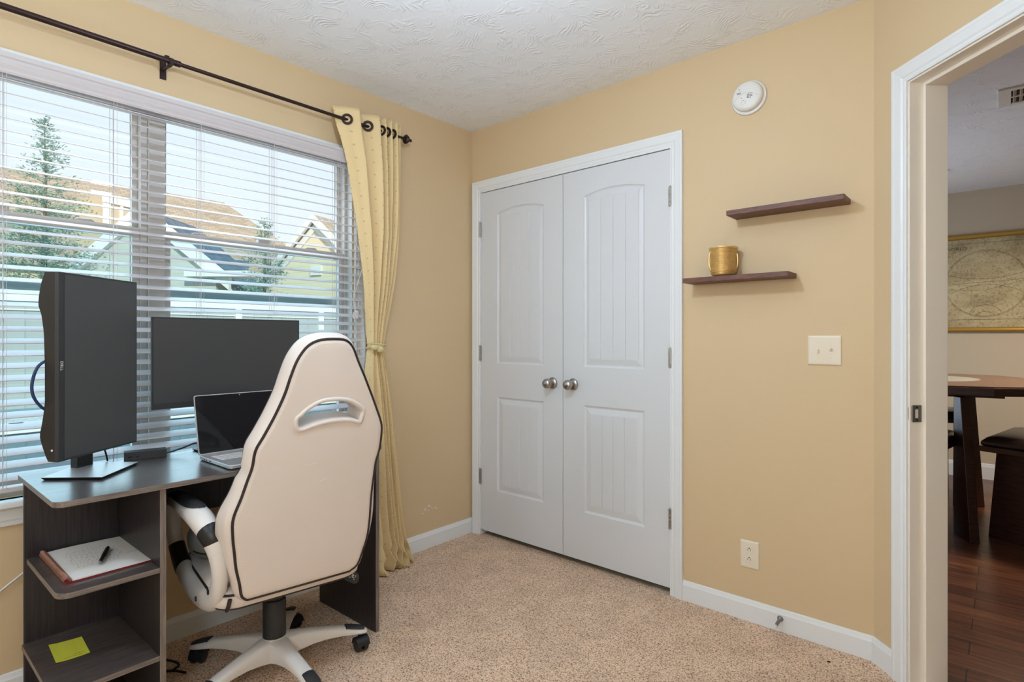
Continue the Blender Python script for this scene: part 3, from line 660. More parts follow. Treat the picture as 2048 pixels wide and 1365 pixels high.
mb = MB(); N_ = 22 * 12; mb.tube([MS @ Vector((.0052 * math.cos(2 * PI * k / 12), .0052 * math.sin(2 * PI * k / 12), .008 + .055 * k / N_)) for k in range(N_)], .0011, 5); mb.build('spring', M['steel'], ds)
mb = MB(); mb.lathe([(.0001, .062), (.007, .062), (.0075, .070), (.006, .076), (.0001, .078)], 16, MS); mb.build('rubber_tip', M['white_plastic'], ds, smooth=True)
mb = MB(); rs_ = random.Random(5)
for (y, z, r) in ((-.345, .232, .008), (-.372, .22, .010), (-.352, .207, .006), (-.300, .213, .006), (-.288, .205, .005), (-.318, .21, .004), (-.39, .2, .006), (-.33, .222, .004)):
    P = [(.0004, y + r * rs_.uniform(.5, 1.2) * math.cos(a), z + .6 * r * rs_.uniform(.5, 1.2) * math.sin(a)) for a in [2 * PI * k / 9 for k in range(9)]]
    mb.face(P)
struct(mb.build('wall_spackle', M['trim']))
mb = MB(); mb.lathe([(.0001, 0), (.004, 0), (.0035, .003), (.0001, .0035)], 7, Matrix.Translation((1.97, -.125, .001)) @ Matrix.Rotation(.4, 4, 'Z') @ Matrix.Diagonal((1.5, 1, 1, 1)))
tag(mb.build('carpet_crumb', M['dark']), 'tiny dark crumb on the carpet near the doorway', 'crumb')

# ------------------------------------------------------------------ desk
a91 = math.radians(91); E1 = Vector((math.cos(a91), math.sin(a91), 0)); E2 = Vector((-E1.y, E1.x, 0)); F0 = Vector((.578, -2.092, 0))
TK = Matrix((E1, E2, UP)).transposed().to_4x4(); TK.translation = F0
desk = thing('desk', 'dark espresso laminate desk with open side shelves under the window', 'desk', F0 + .5 * E1 + .2 * E2)
def board(name, P, z0, z1, m=('desk_h', 'desk_edge'), parent=desk):
    mb = MB(TK); mb.prism(P, z0, z1); mb.b.faces.ensure_lookup_table()
    for f in mb.b.faces:
        f.normal_update(); f.material_index = 0 if abs(f.normal.z) > .7 else 1
    return mb.build(name, [M[m[0]], M[m[1]]], parent, bevel=.001)
def rcorner(x0, x1, y0, y1, r, corners):
    P = []
    for cx, cy, a, nm in ((x1, y0, -90, 'br'), (x1, y1, 0, 'tr'), (x0, y1, 90, 'tl'), (x0, y0, 180, 'bl')):
        if nm in corners:
            kx = cx - r if 'r' == nm[1] else cx + r; ky = cy - r if nm[0] == 't' else cy + r
            for i in range(7):
                t = math.radians(a + 15 * i); P.append((kx + r * math.cos(t), ky + r * math.sin(t)))
        else: P.append((cx, cy))
    return P
board('desktop', rcorner(-.022, 1.035, -.004, .475, .03, ('bl', 'br')), .7345, .7505)
def panel(name, x0, x1, y0, y1, z0, z1, edge=None):
    mb = MB(TK); mb.box(x0, x1, y0, y1, z0, z1); mb.b.faces.ensure_lookup_table()
    for f in mb.b.faces:
        f.normal_update(); n = (TK.to_3x3().inverted() @ f.normal); f.material_index = 1 if (edge == 'front' and n.y < -.7) else 0
    return mb.build(name, [M['desk'], M['desk_edge_v']], desk, bevel=.0008)
panel('back_panel', -.018, .230, .405, .423, .002, .7345)
panel('divider_panel', .230, .247, .012, .423, .002, .7345, 'front')
panel('side_panel', .998, 1.015, .004, .42, .002, .7345, 'front')
panel('modesty_panel', .247, .998, .405, .420, .530, .7345)
board('shelf', rcorner(-.012, .230, .012, .405, .035, ('bl',)), .484, .4995)
board('shelf', rcorner(-.024, .230, .012, .405, .035, ('bl',)), .222, .2375)
board('bottom_shelf', rcorner(-.018, .230, .012, .405, .035, ('bl',)), .02, .036)

nb = thing('notebook', 'open spiral notebook of handwriting on the middle desk shelf', 'notebook', TK @ Vector((.135, .24, .4995)))
PG = [(.018, .080), (.240, .088), (.238, .398), (.022, .395)]
mb = MB(TK); mb.prism(PG, .4998, .502); mb.prism([(x, y) for x, y in offset(PG, .003)], .5025, .504); mb.build('cover', M['red_cover'], nb)
mb = MB(TK)
rs = []
for i in range(13):
    u = i / 12; x = .036 + .202 * u
    hz = .5045 + .004 * math.sin(u * PI) * (1 - u * .4) + .0055 * max(0, .5 - u)
    rs.append([(x, .084 + .004 * u, hz), (x, .394 + .002 * u, hz + .001), (x, .394 + .002 * u, .5042), (x, .084 + .004 * u, .5042)])
mb.rings(rs); mb.build('page', M['paper'], nb, smooth=True, angle=60)
mb = MB(TK)
K = 260; mb.tube([(.024 + .0085 * math.cos(2 * PI * k / 8), .080 + .312 * k / K, .5085 + .0085 * math.sin(2 * PI * k / 8)) for k in range(K)], .0018, 5); mb.build('spiral_binding', M['copper'], nb)
mb = MB(TK); r_ = random.Random(11)
for ln in range(17):
    y = .375 - ln * .016; x = .060 + r_.uniform(0, .01)
    if ln > 12: break
    x1 = .075 + r_.uniform(.08, .15)
    y = .375 - ln * .017
    while x < x1:
        w = r_.uniform(.004, .012)
        for k in range(int(w / .002)):
            xx = x + k * .002; yy = y + r_.uniform(-.0022, .0022) ; u = (xx - .036) / .202; hz = .5047 + .004 * math.sin(u * PI) * (1 - u * .4) + .0055 * max(0, .5 - u) + .0006
            mb.box(xx, xx + .0016, yy, yy + .0008 + r_.uniform(0, .0014), hz - .0002, hz)
        x += w + .003
mb.build('handwriting', M['ink'], nb)
pen = thing('pen', 'black ballpoint pen lying on the notebook page', 'pen', TK @ Vector((.125, .2, .51)))
pa, pb = TK @ Vector((.108, .133, .5155)), TK @ Vector((.165, .268, .5175)); d_ = (pb - pa).normalized(); L_ = (pb - pa).length
MP = Matrix.Translation(pa) @ d_.to_track_quat('Z', 'Y').to_matrix().to_4x4()
mb = MB(); mb.lathe([(.0001, .018), (.0045, .018), (.0052, .03), (.0055, L_ * .5), (.0062, L_ * .52), (.006, L_ - .01), (.0045, L_), (.0001, L_)], 18, MP); mb.build('barrel', M['black'], pen, smooth=True, angle=50)
mb = MB(); mb.lathe([(.0001, 0), (.0012, .0), (.0042, .014), (.0046, .018), (.0001, .018)], 16, MP); mb.build('pen_tip', M['silver'], pen, smooth=True)
mb = MB(MP); mb.box(-.0013, .0013, -.0085, -.0065, L_ * .55, L_ * .97); mb.box(-.0013, .0013, -.0085, -.005, L_ * .93, L_ * .97); mb.build('clip', M['black'], pen)

sn = thing('sticky_note', 'yellow-green sticky note lying on the lowest visible desk shelf', 'sticky note', TK @ Vector((.06, .26, .2378)))
cs = [(.028, .334), (.108, .318), (.100, .188), (.020, .195)]
mb = MB(TK); rs = []
for i in range(9):
    u = i / 8; zz = .2382 + .004 * max(0, abs(2 * u - 1) - .5) * (1 if u < .5 else .6)
    a = (cs[0][0] + (cs[1][0] - cs[0][0]) * u, cs[0][1] + (cs[1][1] - cs[0][1]) * u); b = (cs[3][0] + (cs[2][0] - cs[3][0]) * u, cs[3][1] + (cs[2][1] - cs[3][1]) * u)
    rs.append([(a[0], a[1], zz), (b[0], b[1], zz), (b[0], b[1], zz + .0005), (a[0], a[1], zz + .0005)])
mb.rings(rs); mb.build('note_paper', M['sticky'], sn)
mb = MB(TK)
for ln, (x0, x1) in enumerate(((.068, .094), (.040, .098))):
    y = .219 - ln * .012; x = x0
    while x < x1:
        yy = y - (x - .02) * .09 + r_.uniform(-.0008, .0008); mb.box(x, x + .0022, yy, yy + .0012, .2388, .2398 if False else .2394); x += r_.uniform(.003, .0045)
mb.build('note_writing', M['ink'], sn)

# ------------------------------------------------------------------ portrait monitor
PA, PB = Vector((.4235, -2.0765, 0)), Vector((.2235, -1.8300, 0)); mu = (PB - PA).normalized(); mn = Vector((mu.y, -mu.x, 0)); 
if mn.x < 0: mn = -mn
W_ = (PB - PA).length
TM = Matrix((mu, -mn, UP)).transposed().to_4x4(); TM.translation = PA                                 # x across, y to the back, z up
m1 = thing('portrait_monitor', 'black computer monitor turned upright on the left end of the desk', 'monitor', TM @ Vector((W_ / 2, .06, .7505)))
Z0, Z1 = .829, 1.374
mb = MB(TM); mb.box(0, W_, .0, .012, Z0, Z1); mb.build('front_bezel', M['black_soft'], m1, bevel=.001)
mb = MB(TM); mb.box(.020, W_ - .006, -.0008, .004, Z0 + .006, Z1 - .006); mb.build('screen', M['screen'], m1)
mb = MB(TM)
def prof_back(z):
    return lerp([(1.374, .030), (1.345, .040), (1.31, .047), (1.28, .050), (1.25, .040), (1.20, .033), (1.10, .030), (1.0, .030), (.965, .034), (.93, .040), (.905, .046), (.88, .040), (.84, .026), (.829, .020)], z)
rs = []
for k in range(40):
    z = Z1 - (Z1 - Z0) * k / 39; d = prof_back(z) + .004
    rs.append([(.002, .012, z), (W_ - .002, .012, z), (W_ - .012, .012 + d * .75, z), (W_ * .7, .012 + d * 1.25, z), (W_ * .3, .012 + d * 1.25, z), (.006, .012 + d, z)])
mb.rings(rs[::-1]); mb.build('housing', M['black'], m1, smooth=True, angle=35)
Tt = TM @ Matrix(((0, 1, 0, .0100), (0, 0, -1, -.0006), (-1, 0, 0, 1.104), (0, 0, 0, 1)))
lg = text_part('brand_mark', 'DELL', .0125, Tt, M['white_plastic'], m1)
mb = MB(TM); mb.lathe([(.0001, 0), (.003, 0), (.003, .002), (.0001, .002)], 10, Matrix.Translation((.004, .022, .862)) @ Matrix.Rotation(-PI / 2, 4, 'Y')); mb.build('power_light', M['white_plastic'], m1)
mb = MB()
nc = Vector((.150, -1.965, 0)); 
nk = Matrix.Translation(nc) @ Matrix.Rotation(math.atan2(mu.y, mu.x) , 4, 'Z')
P = [(-.032, -.008), (.028, -.012), (.036, 0), (.028, .018), (-.028, .018)]
mb = MB(nk); mb.prism(P, .757, .99); mb.build('stand_neck', M['black_soft'], m1, smooth=True, angle=40)
mb = MB(nk); mb.box(-.06, .06, -.045, .02, .99, 1.10); mb.build('stand_mount', M['black_soft'], m1)
B = [Vector((.249, -2.088, 0)), Vector((.381, -1.964, 0)), Vector((.218, -1.824, 0))]; B.append(B[0] + B[2] - B[1])
mb = MB(); cen = sum(B, Vector()) / 4
mb.rings([[q + (cen - q) * k + UP * z for q in B] for k, z in ((.055, .7507), (.0, .7565), (0, .7590))]); mb.b.faces.ensure_lookup_table()
for f in mb.b.faces:
    f.normal_update(); f.material_index = 0 if f.normal.z > .7 else 1
mb.build('stand_base', [M['silver'], M['black']], m1)
mb = MB(); hb = TM @ Vector((-.002, .03, 0)); bk = -mu
mb.tube(smoothpts([TM @ Vector((.03, .045, 1.125)), TM @ Vector((-.004, .055, 1.105)), TM @ Vector((-.017, .062, 1.06)), TM @ Vector((-.014, .062, 1.02)), TM @ Vector((.006, .055, .985)), TM @ Vector((.03, .045, .97))], 8), .0042, 8)
mb.build('cable', M['blue_cord'], m1, smooth=True)
mb = MB(); mb.tube(smoothpts([(.155, -1.93, .87), (.13, -1.90, .80), (.10, -1.885, .756)], 6), .0028, 8); mb.build('cable', M['cord'], m1, smooth=True)

# ------------------------------------------------------------------ landscape monitor
m2 = thing('landscape_monitor', 'wide black computer monitor in the middle of the desk behind the laptop', 'monitor', (.17, -1.50, .7505))
TM2 = frame((.185, -1.775, 0), (-.012, .561, 0), (-1, -.021, 0))
mb = MB(TM2); mb.box(0, .560, 0, .010, .928, 1.259); mb.build('front_bezel', M['black_soft'], m2, bevel=.001)
mb = MB(TM2); mb.box(.006, .554, -.0008, .004, .950, 1.253); mb.build('screen', M['screen'], m2)
mb = MB(TM2); mb.rings([[(.002, .010, .93), (.558, .010, .93), (.558, .010, 1.257), (.002, .010, 1.257)], [(.01, .022, .938), (.55, .022, .938), (.55, .022, 1.25), (.01, .022, 1.25)], [(.10, .048, .99), (.46, .048, .99), (.46, .048, 1.21), (.10, .048, 1.21)]]); mb.build('housing', M['silver'], m2)
mb = MB(TM2); mb.box(.245, .315, .046, .062, .757, 1.10); mb.build('stand_neck', M['black_soft'], m2, bevel=.004)
mb = MB(TM2); P = [(.165, -.075), (.395, -.075), (.395, .085), (.165, .085)]
mb.rings([[(x + (.28 - x) * k, y + (.05 - y) * k, z) for x, y in P] for k, z in ((.05, .7507), (0, .7555), (0, .7572))]); mb.build('stand_base', M['black'], m2)

# ------------------------------------------------------------------ dock
dk = thing('docking_station', 'small dark docking station lying near the back of the desk', 'docking station', (.115, -1.78, .7505))
d0, d1 = Vector((.131, -1.844, 0)), Vector((.161, -1.719, 0)); du = (d1 - d0).normalized(); TDk = frame(d0, du, (-du.y, du.x, 0))
if (TDk.to_3x3() @ Vector((0, 1, 0))).x > 0: TDk = frame(d0, du, (-du.y, du.x, 0))
mb = MB(TDk); mb.box(0, (d1 - d0).length, 0, .045, .7508, .7805); mb.build('dock_body', M['black_soft'], dk, bevel=.0015)
for xx in (.012, .034):
    mb = MB(TDk); mb.box(xx, xx + .012, -.0006, .004, .761, .766); mb.build('usb_port', M['dark'], dk)
mb = MB(); mb.tube(smoothpts([(.150, -1.722, .764), (.150, -1.70, .766), (.150, -1.66, .775), (.16, -1.62, .788), (.185, -1.585, .782), (.20, -1.56, .765)], 8), .003, 8); mb.build('cable', M['cord'], dk, smooth=True)

# ------------------------------------------------------------------ laptop
lp = thing('laptop', 'open silver laptop with a dark glossy screen on the desk', 'laptop', (.43, -1.5, .7505))
l0, l1 = Vector((.300, -1.660, 0)), Vector((.560, -1.655, 0)); lu = (l1 - l0).normalized(); lv = Vector((-lu.y, lu.x, 0))
TL = Matrix((lv, -lu, UP)).transposed().to_4x4(); TL.translation = l0         # x along the hinge (away), y to the back, z up ; front edge at y = -D
D_, LW = .248, .325
mb = MB(TL); P = rrect(0, LW, -D_, 0, .010); mb.rings([[(x, y, z) for x, y in (offset(P, o) if o else P)] for o, z in ((.006, .7510), (0, .755), (0, .7635), (.002, .7655))]); base = mb.build('laptop_base', M['silver'], lp, smooth=True, angle=40)
mb = MB(TL)
for i in range(5):
    for j in range(14):
        x = .022 + j * .0203; y = -.045 - i * .019; mb.box(x, x + .0165, y - .0155, y, .7652, .7664)
mb.build('keyboard', M['pale_key'], base)
mb = MB(TL); mb.box(.11, .215, -.232, -.165, .7652, .7658); mb.build('touchpad', M['pale_key'], base)
for yy, w in ((-.045, .007), (-.062, .007), (-.085, .016)):
    mb = MB(TL); mb.box(-.0005, .003, yy - w, yy, .757, .760); mb.build('side_port', M['dark'], base)
TLs = TL @ Matrix.Translation((0, .002, .7655)) @ Matrix.Rotation(math.radians(-13), 4, 'X')
mb = MB(TLs); P = rrect(0, LW, 0, .215, .009); mb.rings([[(x, d, z) for x, z in P] for d in (0, .005)]); lid = mb.build('screen_lid', M['silver'], lp)
mb = MB(TLs); P = rrect(.003, LW - .003, .004, .212, .007); mb.rings([[(x, d, z) for x, z in P] for d in (-.0006, .001)]); mb.build('laptop_screen', M['screen_gloss'], lid)
mb = MB(TLs); mb.lathe([(.0001, 0), (.0022, 0), (.0022, .0008), (.0001, .0008)], 10, Matrix.Translation((LW / 2, -.0004, .2065)) @ Matrix.Rotation(PI / 2, 4, 'X')); mb.build('webcam', M['steel'], lid)
# ------------------------------------------------------------------ gaming office chair
CC = Vector((.502, -1.484, 0)); an = math.radians(-8.5); cn = Vector((math.cos(an), math.sin(an), 0)); cw = Vector((-cn.y, cn.x, 0))
TC = Matrix((cw, -cn, UP)).transposed().to_4x4(); TC.translation = CC                  # x = viewer's right, y = the way the chair faces, z up
ch = thing('office_chair', 'white leather high-back office chair with black piping pushed up to the desk', 'office chair', CC)
LEAN = .2125
def bk(s, z, d=0): return (s, -.25 - LEAN * (z - .40) + d, z + d * LEAN * .5)
HW = [(.387, .140, .002), (.389, .162, .004), (.396, .179, .007), (.412, .190, .010), (.45, .199, .012), (.50, .2110, .012), (.55, .216, .010), (.60, .219, .006), (.66, .2195, .004), (.72, .211, .014), (.77, .2055, .022), (.81, .204, .032), (.86, .202, .036), (.90, .190, .044), (.96, .163, .045), (1.02, .137, .042), (1.07, .118, .036), (1.115, .099, .031), (1.145, .084, .032), (1.165, .069, .034), (1.178, .050, .038), (1.184, .026, .042)]
right = [(c + w, z) for z, w, c in HW]; left = [(c - w, z) for z, w, c in HW][::-1]
def resample(P, step):
    P = [Vector((p[0], p[1])) for p in P]; L_ = [0]
    for i in range(len(P)): L_.append(L_[-1] + (P[(i + 1) % len(P)] - P[i]).length)
    n = int(L_[-1] / step); out = []; k = 0
    for i in range(n):
        d = L_[-1] * i / n
        while L_[k + 1] < d: k += 1
        t = (d - L_[k]) / max(1e-9, L_[k + 1] - L_[k]); q = P[k].lerp(P[(k + 1) % len(P)], t); out.append((q.x, q.y))
    return out
OUT = resample(smoothpts([(x, z, 0) for x, z in right + left], 6, closed=True), .014)
# slot
SL = [(-.046, .905), (.012, .918), (.06, .9235), (.112, .921), (.150, .911), (.158, .930), (.160, .956), (.125, .984), (.088, .996), (.05, .998), (.018, .995), (-.018, .978), (-.042, .958), (-.057, .941)]
SLO = [(p.x, p.y) for p in smoothpts([(x, z, 0) for x, z in SL], 3, closed=True)]
brt = thing('x', None, None, (0, 0, 0)); bpy.data.objects.remove(brt)
mb = MB(TC)
def ring_at(poly, ins, d): return [bk(x, z, d) for x, z in (offset(poly, ins) if abs(ins) > 1e-6 else poly)]
def wob(poly, ins, d):        # bolsters: widest at the lumbar and shoulder, pinched where the two cushions meet
    out = []
    for (x, z) in offset(poly, ins):
        k = math.exp(-((z - .60) / .09) ** 2) * .020 * (1 if d > .05 else .4) - math.exp(-((z - .785) / .012) ** 2) * .008
        sgn = 1 if x > .02 else -1
        out.append(bk(x + sgn * k, z, d))
    return out
rr = [ring_at(OUT, .022, -.010), ring_at(OUT, .012, -.0085), ring_at(OUT, .005, -.004), ring_at(OUT, 0, 0), wob(OUT, -.004, .005), wob(OUT, -.010, .022), wob(OUT, -.012, .045), wob(OUT, -.008, .066), wob(OUT, -.002, .078), wob(OUT, .010, .088), wob(OUT, .026, .095)]
mb.rings(rr, cap0=False, cap1=False)
INR = offset(OUT, .022); INF = offset(OUT, .026)
# rear cover skin, slightly crowned, with the slot left open
def grid_fill(mb, poly, hole, fn):
    pts = [Vector((p[0], p[1])) for p in poly]; hp = [Vector((p[0], p[1])) for p in hole]
    extra = []
    V = mb.poly(poly, [hole], fn)
grid_fill(mb, INR, SLO, lambda p: bk(p[0], p[1], -.010))
k = .095
fpoly = [(x, z) for x, z in INF]
mb.poly(fpoly, [offset(SLO, -.004)], lambda p: bk(p[0] + (math.exp(-((p[1] - .60) / .09) ** 2) * .020 - math.exp(-((p[1] - .785) / .012) ** 2) * .008) * (1 if p[0] > .02 else -1) if min((Vector(p) - Vector(q)).length for q in INF) < 1e-5 else p[0], p[1], k))
mb.rings([ring_at(SLO, 0, -.010), ring_at(SLO, .0005, .02), ring_at(SLO, 0, .06), ring_at(SLO, -.004, k)], cap0=False, cap1=False)
back = mb.build('backrest', M['leather'], ch, smooth=True, angle=60, merge=2e-5)
mb = MB(TC); mb.rings([ring_at(SLO, -.004, -.0095), ring_at(SLO, -.002, -.0145), ring_at(SLO, .003, -.0160), ring_at(SLO, .008, -.0135), ring_at(SLO, .0105, -.004), ring_at(SLO, .0115, .03), ring_at(SLO, .0115, .085)], cap0=False, cap1=False)
rim = mb.build('slot_trim', M['leather'], back, smooth=True, angle=180)
mb = MB(TC); mb.tube([bk(x, z, -.0035) for x, z in offset(OUT, .0035)], .0042, 7, closed=True); mb.build('rear_piping', M['piping'], back, smooth=True)
mb = MB(TC); mb.tube([Vector(p) for p in wob(OUT, -.001, .081)], .0036, 6, closed=True); mb.build('front_piping', M['piping'], back, smooth=True)
mb = MB(TC)
st = smoothpts([(x, z, 0) for x, z in offset(OUT, .016)], 3, closed=True)
acc = 0; last = st[0]
for p in st[1:]:
    acc += (p - last).length; last = p
    if acc > .0075:
        acc = 0; q = Vector(bk(p.x, p.y, -.0092)); mb.box(q.x - .0011, q.x + .0011, q.y - .0007, q.y + .0007, q.z - .0011, q.z + .0011)
mb.build('stitching', M['plate'], back)
for (s0, z0_, s1, z1_) in ((-.022, .793, .020, .795), (.035, .733, .062, .741)):
    mb = MB(TC); mb.tube([bk(s0, z0_, -.0102), bk((s0 + s1) / 2, (z0_ + z1_) / 2 + .001, -.0106), bk(s1, z1_, -.0102)], .0006, 4); mb.build('leather_crease', M['plate'], back)
# seat
mb = MB(TC); P = rrect(-.245, .245, -.245, .27, .075, 8)
mb.rings([[(x, y, z) for x, y in rrect(-.240 + o, .240 - o, -.222 + o, .27 - o, max(.012, .075 - o * .6), 8)] for o, z in ((.05, .350), (.012, .354), (.002, .362), (0, .378), (0, .392), (.004, .404), (.020, .416), (.08, .426), (.14, .430))]); seat = mb.build('seat', M['leather'], ch, smooth=True, angle=70)
for z, o in ((.3545, .012), (.401, .002)):
    mb = MB(TC); mb.tube([(x, y, z) for x, y in rrect(-.240 + o, .240 - o, -.222 + o, .27 - o, .068, 8)], .0042, 6, closed=True); mb.build('seat_piping', M['piping'], seat, smooth=True)
mb = MB(TC); mb.tube([(-.206, -.212, .357), (-.204, -.223, .372), (-.200, -.226, .395)], .006, 6); mb.build('seat_piping', M['piping'], seat)
mb = MB(TC); mb.box(-.10, .10, -.12, .12, .318, .353); mb.box(-.17, .17, -.09, -.05, .335, .354); mb.box(-.17, .17, .05, .09, .335, .354); mb.build('tilt_mechanism', M['black'], ch, bevel=.004)
mb = MB(TC); mb.lathe([(.0001, .10), (.037, .10), (.0385, .104), (.0385, .255), (.036, .260), (.030, .261), (.030, .318), (.0001, .318)], 32); mb.build('gas_lift_column', M['black_soft'], ch, smooth=True, angle=40)
# arms
LOOP = [(-.222, -.165, .400), (-.222, -.200, .46), (-.228, -.205, .53), (-.245, -.185, .592), (-.262, -.125, .630), (-.274, -.02, .640), (-.278, .10, .636), (-.278, .20, .612), (-.275, .245, .555), (-.268, .245, .48), (-.258, .19, .405), (-.247, .10, .365), (-.236, -.01, .350), (-.226, -.10, .362)]
LR = [.036, .031, .032, .037, .036, .030, .027, .026, .027, .031, .036, .040, .041, .040]
LW_ = [.022, .023, .027, .032, .035, .034, .032, .028, .025, .025, .026, .027, .027, .024]
def arm_ring(p, t, r, w, n=14, kx=1.0):
    side = Vector((1, 0, 0)); a = side - t * side.dot(t); a.normalize(); b = t.cross(a)
    return [p + a * w * math.cos(2 * PI * j / n) * kx + b * r * math.sin(2 * PI * j / n) * kx for j in range(n)]
for sg in (1, -1):
    L3 = smoothpts(LOOP, 5, closed=True); n = len(L3)
    rad = smoothpts([(a, b, 0) for a, b in zip(LR, LW_)], 5, closed=True)
    def mk(i0, i1, kx, part=None, rng=None):
        mb = MB(TC @ Matrix.Diagonal((sg, 1, 1, 1))); rs = []
        for i in range(i0, i1 + 1):
            p = L3[i % n]; t = (L3[(i + 1) % n] - L3[(i - 1) % n]).normalized(); e = 1
            if part and (i in (i0, i1)): e = .8
            rs.append(arm_ring(p, t, rad[i % n].x, rad[i % n].y, kx=kx * e))
        if not part: mb.rings(rs, cap0=False, cap1=False)
        else:
            if rng: rs = [[r[j % 14] for j in rng] for r in rs]; mb.rings(rs, close=False)
            else: mb.rings(rs)
        return mb
    ar = mk(0, n, 1).build('armrest', M['chair_plastic'], ch, smooth=True, angle=180)
    mb = MB(TC @ Matrix.Diagonal((sg, 1, 1, 1))); rs = []
    for i in range(19, 38):
        p = L3[i % n]; q = 2 * (i - 19) / 18 - 1; e = max(.05, (1 - abs(q) ** 5)) ** .5; rz, rw = rad[i % n].x, rad[i % n].y
        rs.append([Vector((p.x + .84 * rw * e * j, p.y, p.z + rz * math.sqrt(1 - (.84 * e * j) ** 2) + .0026 + .0030 * (1 - j ** 4) * (e ** .5))) for j in [k / 5 - 1 for k in range(11)]])
    mb.rings(rs, close=False); mb.build('arm_pad', M['black_soft'], ar, smooth=True, angle=60)
    mk(12, 17, 1.03, True).build('elbow_band', M['black'], ar, smooth=True, angle=50)
    mk(46, 53, 1.03, True).build('front_band', M['black'], ar, smooth=True, angle=50)
    for (x, y, z) in ((-.256, -.05, .352), (-.243, -.155, .405)):
        mb = MB(TC @ Matrix.Diagonal((sg, 1, 1, 1))); mb.lathe([(.0001, 0), (.008, 0), (.0075, .004), (.0001, .0045)], 16, Matrix.Translation((x, y, z)) @ Matrix.Rotation(-PI / 2, 4, 'Y')); mb.build('bolt_cap', M['black'], ar)
# lever
mb = MB(TC); mb.tube([(.10, -.06, .335), (.17, -.08, .330), (.215, -.092, .322)], .006, 8); lv_ = mb.build('height_lever', M['black'], ch, smooth=True)
TLv = TC @ Matrix.Translation((.238, -.100, .314)) @ Matrix.Rotation(math.radians(24), 4, 'Y') @ Matrix.Rotation(math.radians(-70), 4, 'X') if False else TC @ Matrix.Translation((.240, -.105, .305)) @ Matrix.Rotation(math.radians(35), 4, 'Y') @ Matrix.Rotation(math.radians(58), 4, 'X')
mb = MB(TLv); P = rrect(-.034, .034, -.020, .020, .017, 6); mb.rings([[(x, y, z) for x, y in (offset(P, o) if o else P)] for o, z in ((.003, -.005), (0, -.002), (0, .003), (.003, .005))]); pdl = mb.build('lever_paddle', M['black_soft'], lv_, smooth=True, angle=50)
mb = MB(TLv)
for x, y, w, h in ((-.014, .006, .008, .0015), (-.014, .002, .006, .0015), (-.013, -.008, .008, .0015), (-.002, .004, .010, .002), (.000, -.004, .012, .002), (.004, -.001, .002, .010), (-.001, -.002, .0018, .010), (.012, .006, .006, .0015), (.013, .002, .005, .0015), (.008, -.009, .007, .0018)): mb.box(x, x + w, y, y + h, .0045, .0056)
mb.build('lever_icons', M['white_plastic'], pdl)
# star base and castors
for q in range(5):
    a = math.radians(69.8 + 72 * q) ; dv = Vector((math.cos(a), math.sin(a), 0)); pv = Vector((-dv.y, dv.x, 0)); TA = Matrix((dv, pv, UP)).transposed().to_4x4(); TA.translation = CC
    mb = MB(TA); rs = []
    prof_ = [(.020, .040, .128, .055), (.045, .036, .128, .058), (.08, .029, .125, .066), (.13, .026, .119, .075), (.18, .025, .111, .078), (.23, .025, .102, .076), (.27, .026, .092, .070), (.30, .025, .084, .066), (.318, .020, .078, .064), (.326, .010, .073, .065)]
    for r, w, zt_, zb_ in prof_:
        rs.append([(r, -w * .55, zt_), (r, w * .55, zt_), (r, w * .85, zt_ - .006), (r, w, (zt_ + zb_) / 2 - .004), (r, w * .9, zb_), (r, -w * .9, zb_), (r, -w, (zt_ + zb_) / 2 - .004), (r, -w * .85, zt_ - .006)])
    mb.rings(rs); bl_ = mb.build('base_arm', M['chair_plastic'], ch, smooth=True, angle=45)
    mb = MB(TA); rs = []
    for r, w, zt_ in ((.246, .019, .099), (.25, .0205, .1005), (.27, .0215, .0955), (.295, .021, .0885), (.312, .017, .083), (.3185, .009, .079)):
        rs.append([(r, -w, zt_ - .004), (r, -w * .8, zt_), (r, 0, zt_ + .0025), (r, w * .8, zt_), (r, w, zt_ - .004), (r, 0, zt_ - .008)])
    mb.rings(rs); mb.build('foot_pad', M['black_soft'], bl_, smooth=True, angle=50)
    sw_ = a + (math.radians(100) if q in (0, 2) else math.radians(60)); cv = Vector((math.cos(sw_), math.sin(sw_), 0))
    pc_ = CC + dv * .300; ax = Vector((-cv.y, cv.x, 0)); TCa = Matrix((cv, ax, UP)).transposed().to_4x4(); TCa.translation = pc_
    mb = MB(TCa); mb.lathe([(.0001, .046), (.007, .046), (.007, .068), (.0001, .068)], 10)
    mb.rings([[(math.cos(t) * .0285 - .006 if False else math.cos(t) * .029 - .014, y, .0265 + .029 * math.sin(t)) for t in [PI * k / 12 - .1 for k in range(13)]] + [(math.cos(t) * .0255 - .014, y, .0265 + .0255 * math.sin(t)) for t in [PI * k / 12 - .1 for k in range(12, -1, -1)]] for y in (-.024, .024)])
    cst = mb.build('caster', M['black'], ch, smooth=True, angle=35)
    for y0 in (-.023, .004):
        mb = MB(TCa); mb.lathe([(.0001, y0), (.020, y0), (.0245, y0 + .003), (.0258, y0 + .008), (.0258, y0 + .013), (.0235, y0 + .018), (.0001, y0 + .019)], 26, Matrix.Translation((-.014, 0, .0262)) @ Matrix.Rotation(-PI / 2, 4, 'X')); mb.build('wheel', M['black'], cst, smooth=True, angle=40)
mb = MB(TC); mb.lathe([(.0001, .052), (.040, .052), (.044, .06), (.046, .10), (.045, .122), (.041, .130), (.0001, .131)], 32); mb.build('base_hub', M['chair_plastic'], ch, smooth=True, angle=45)
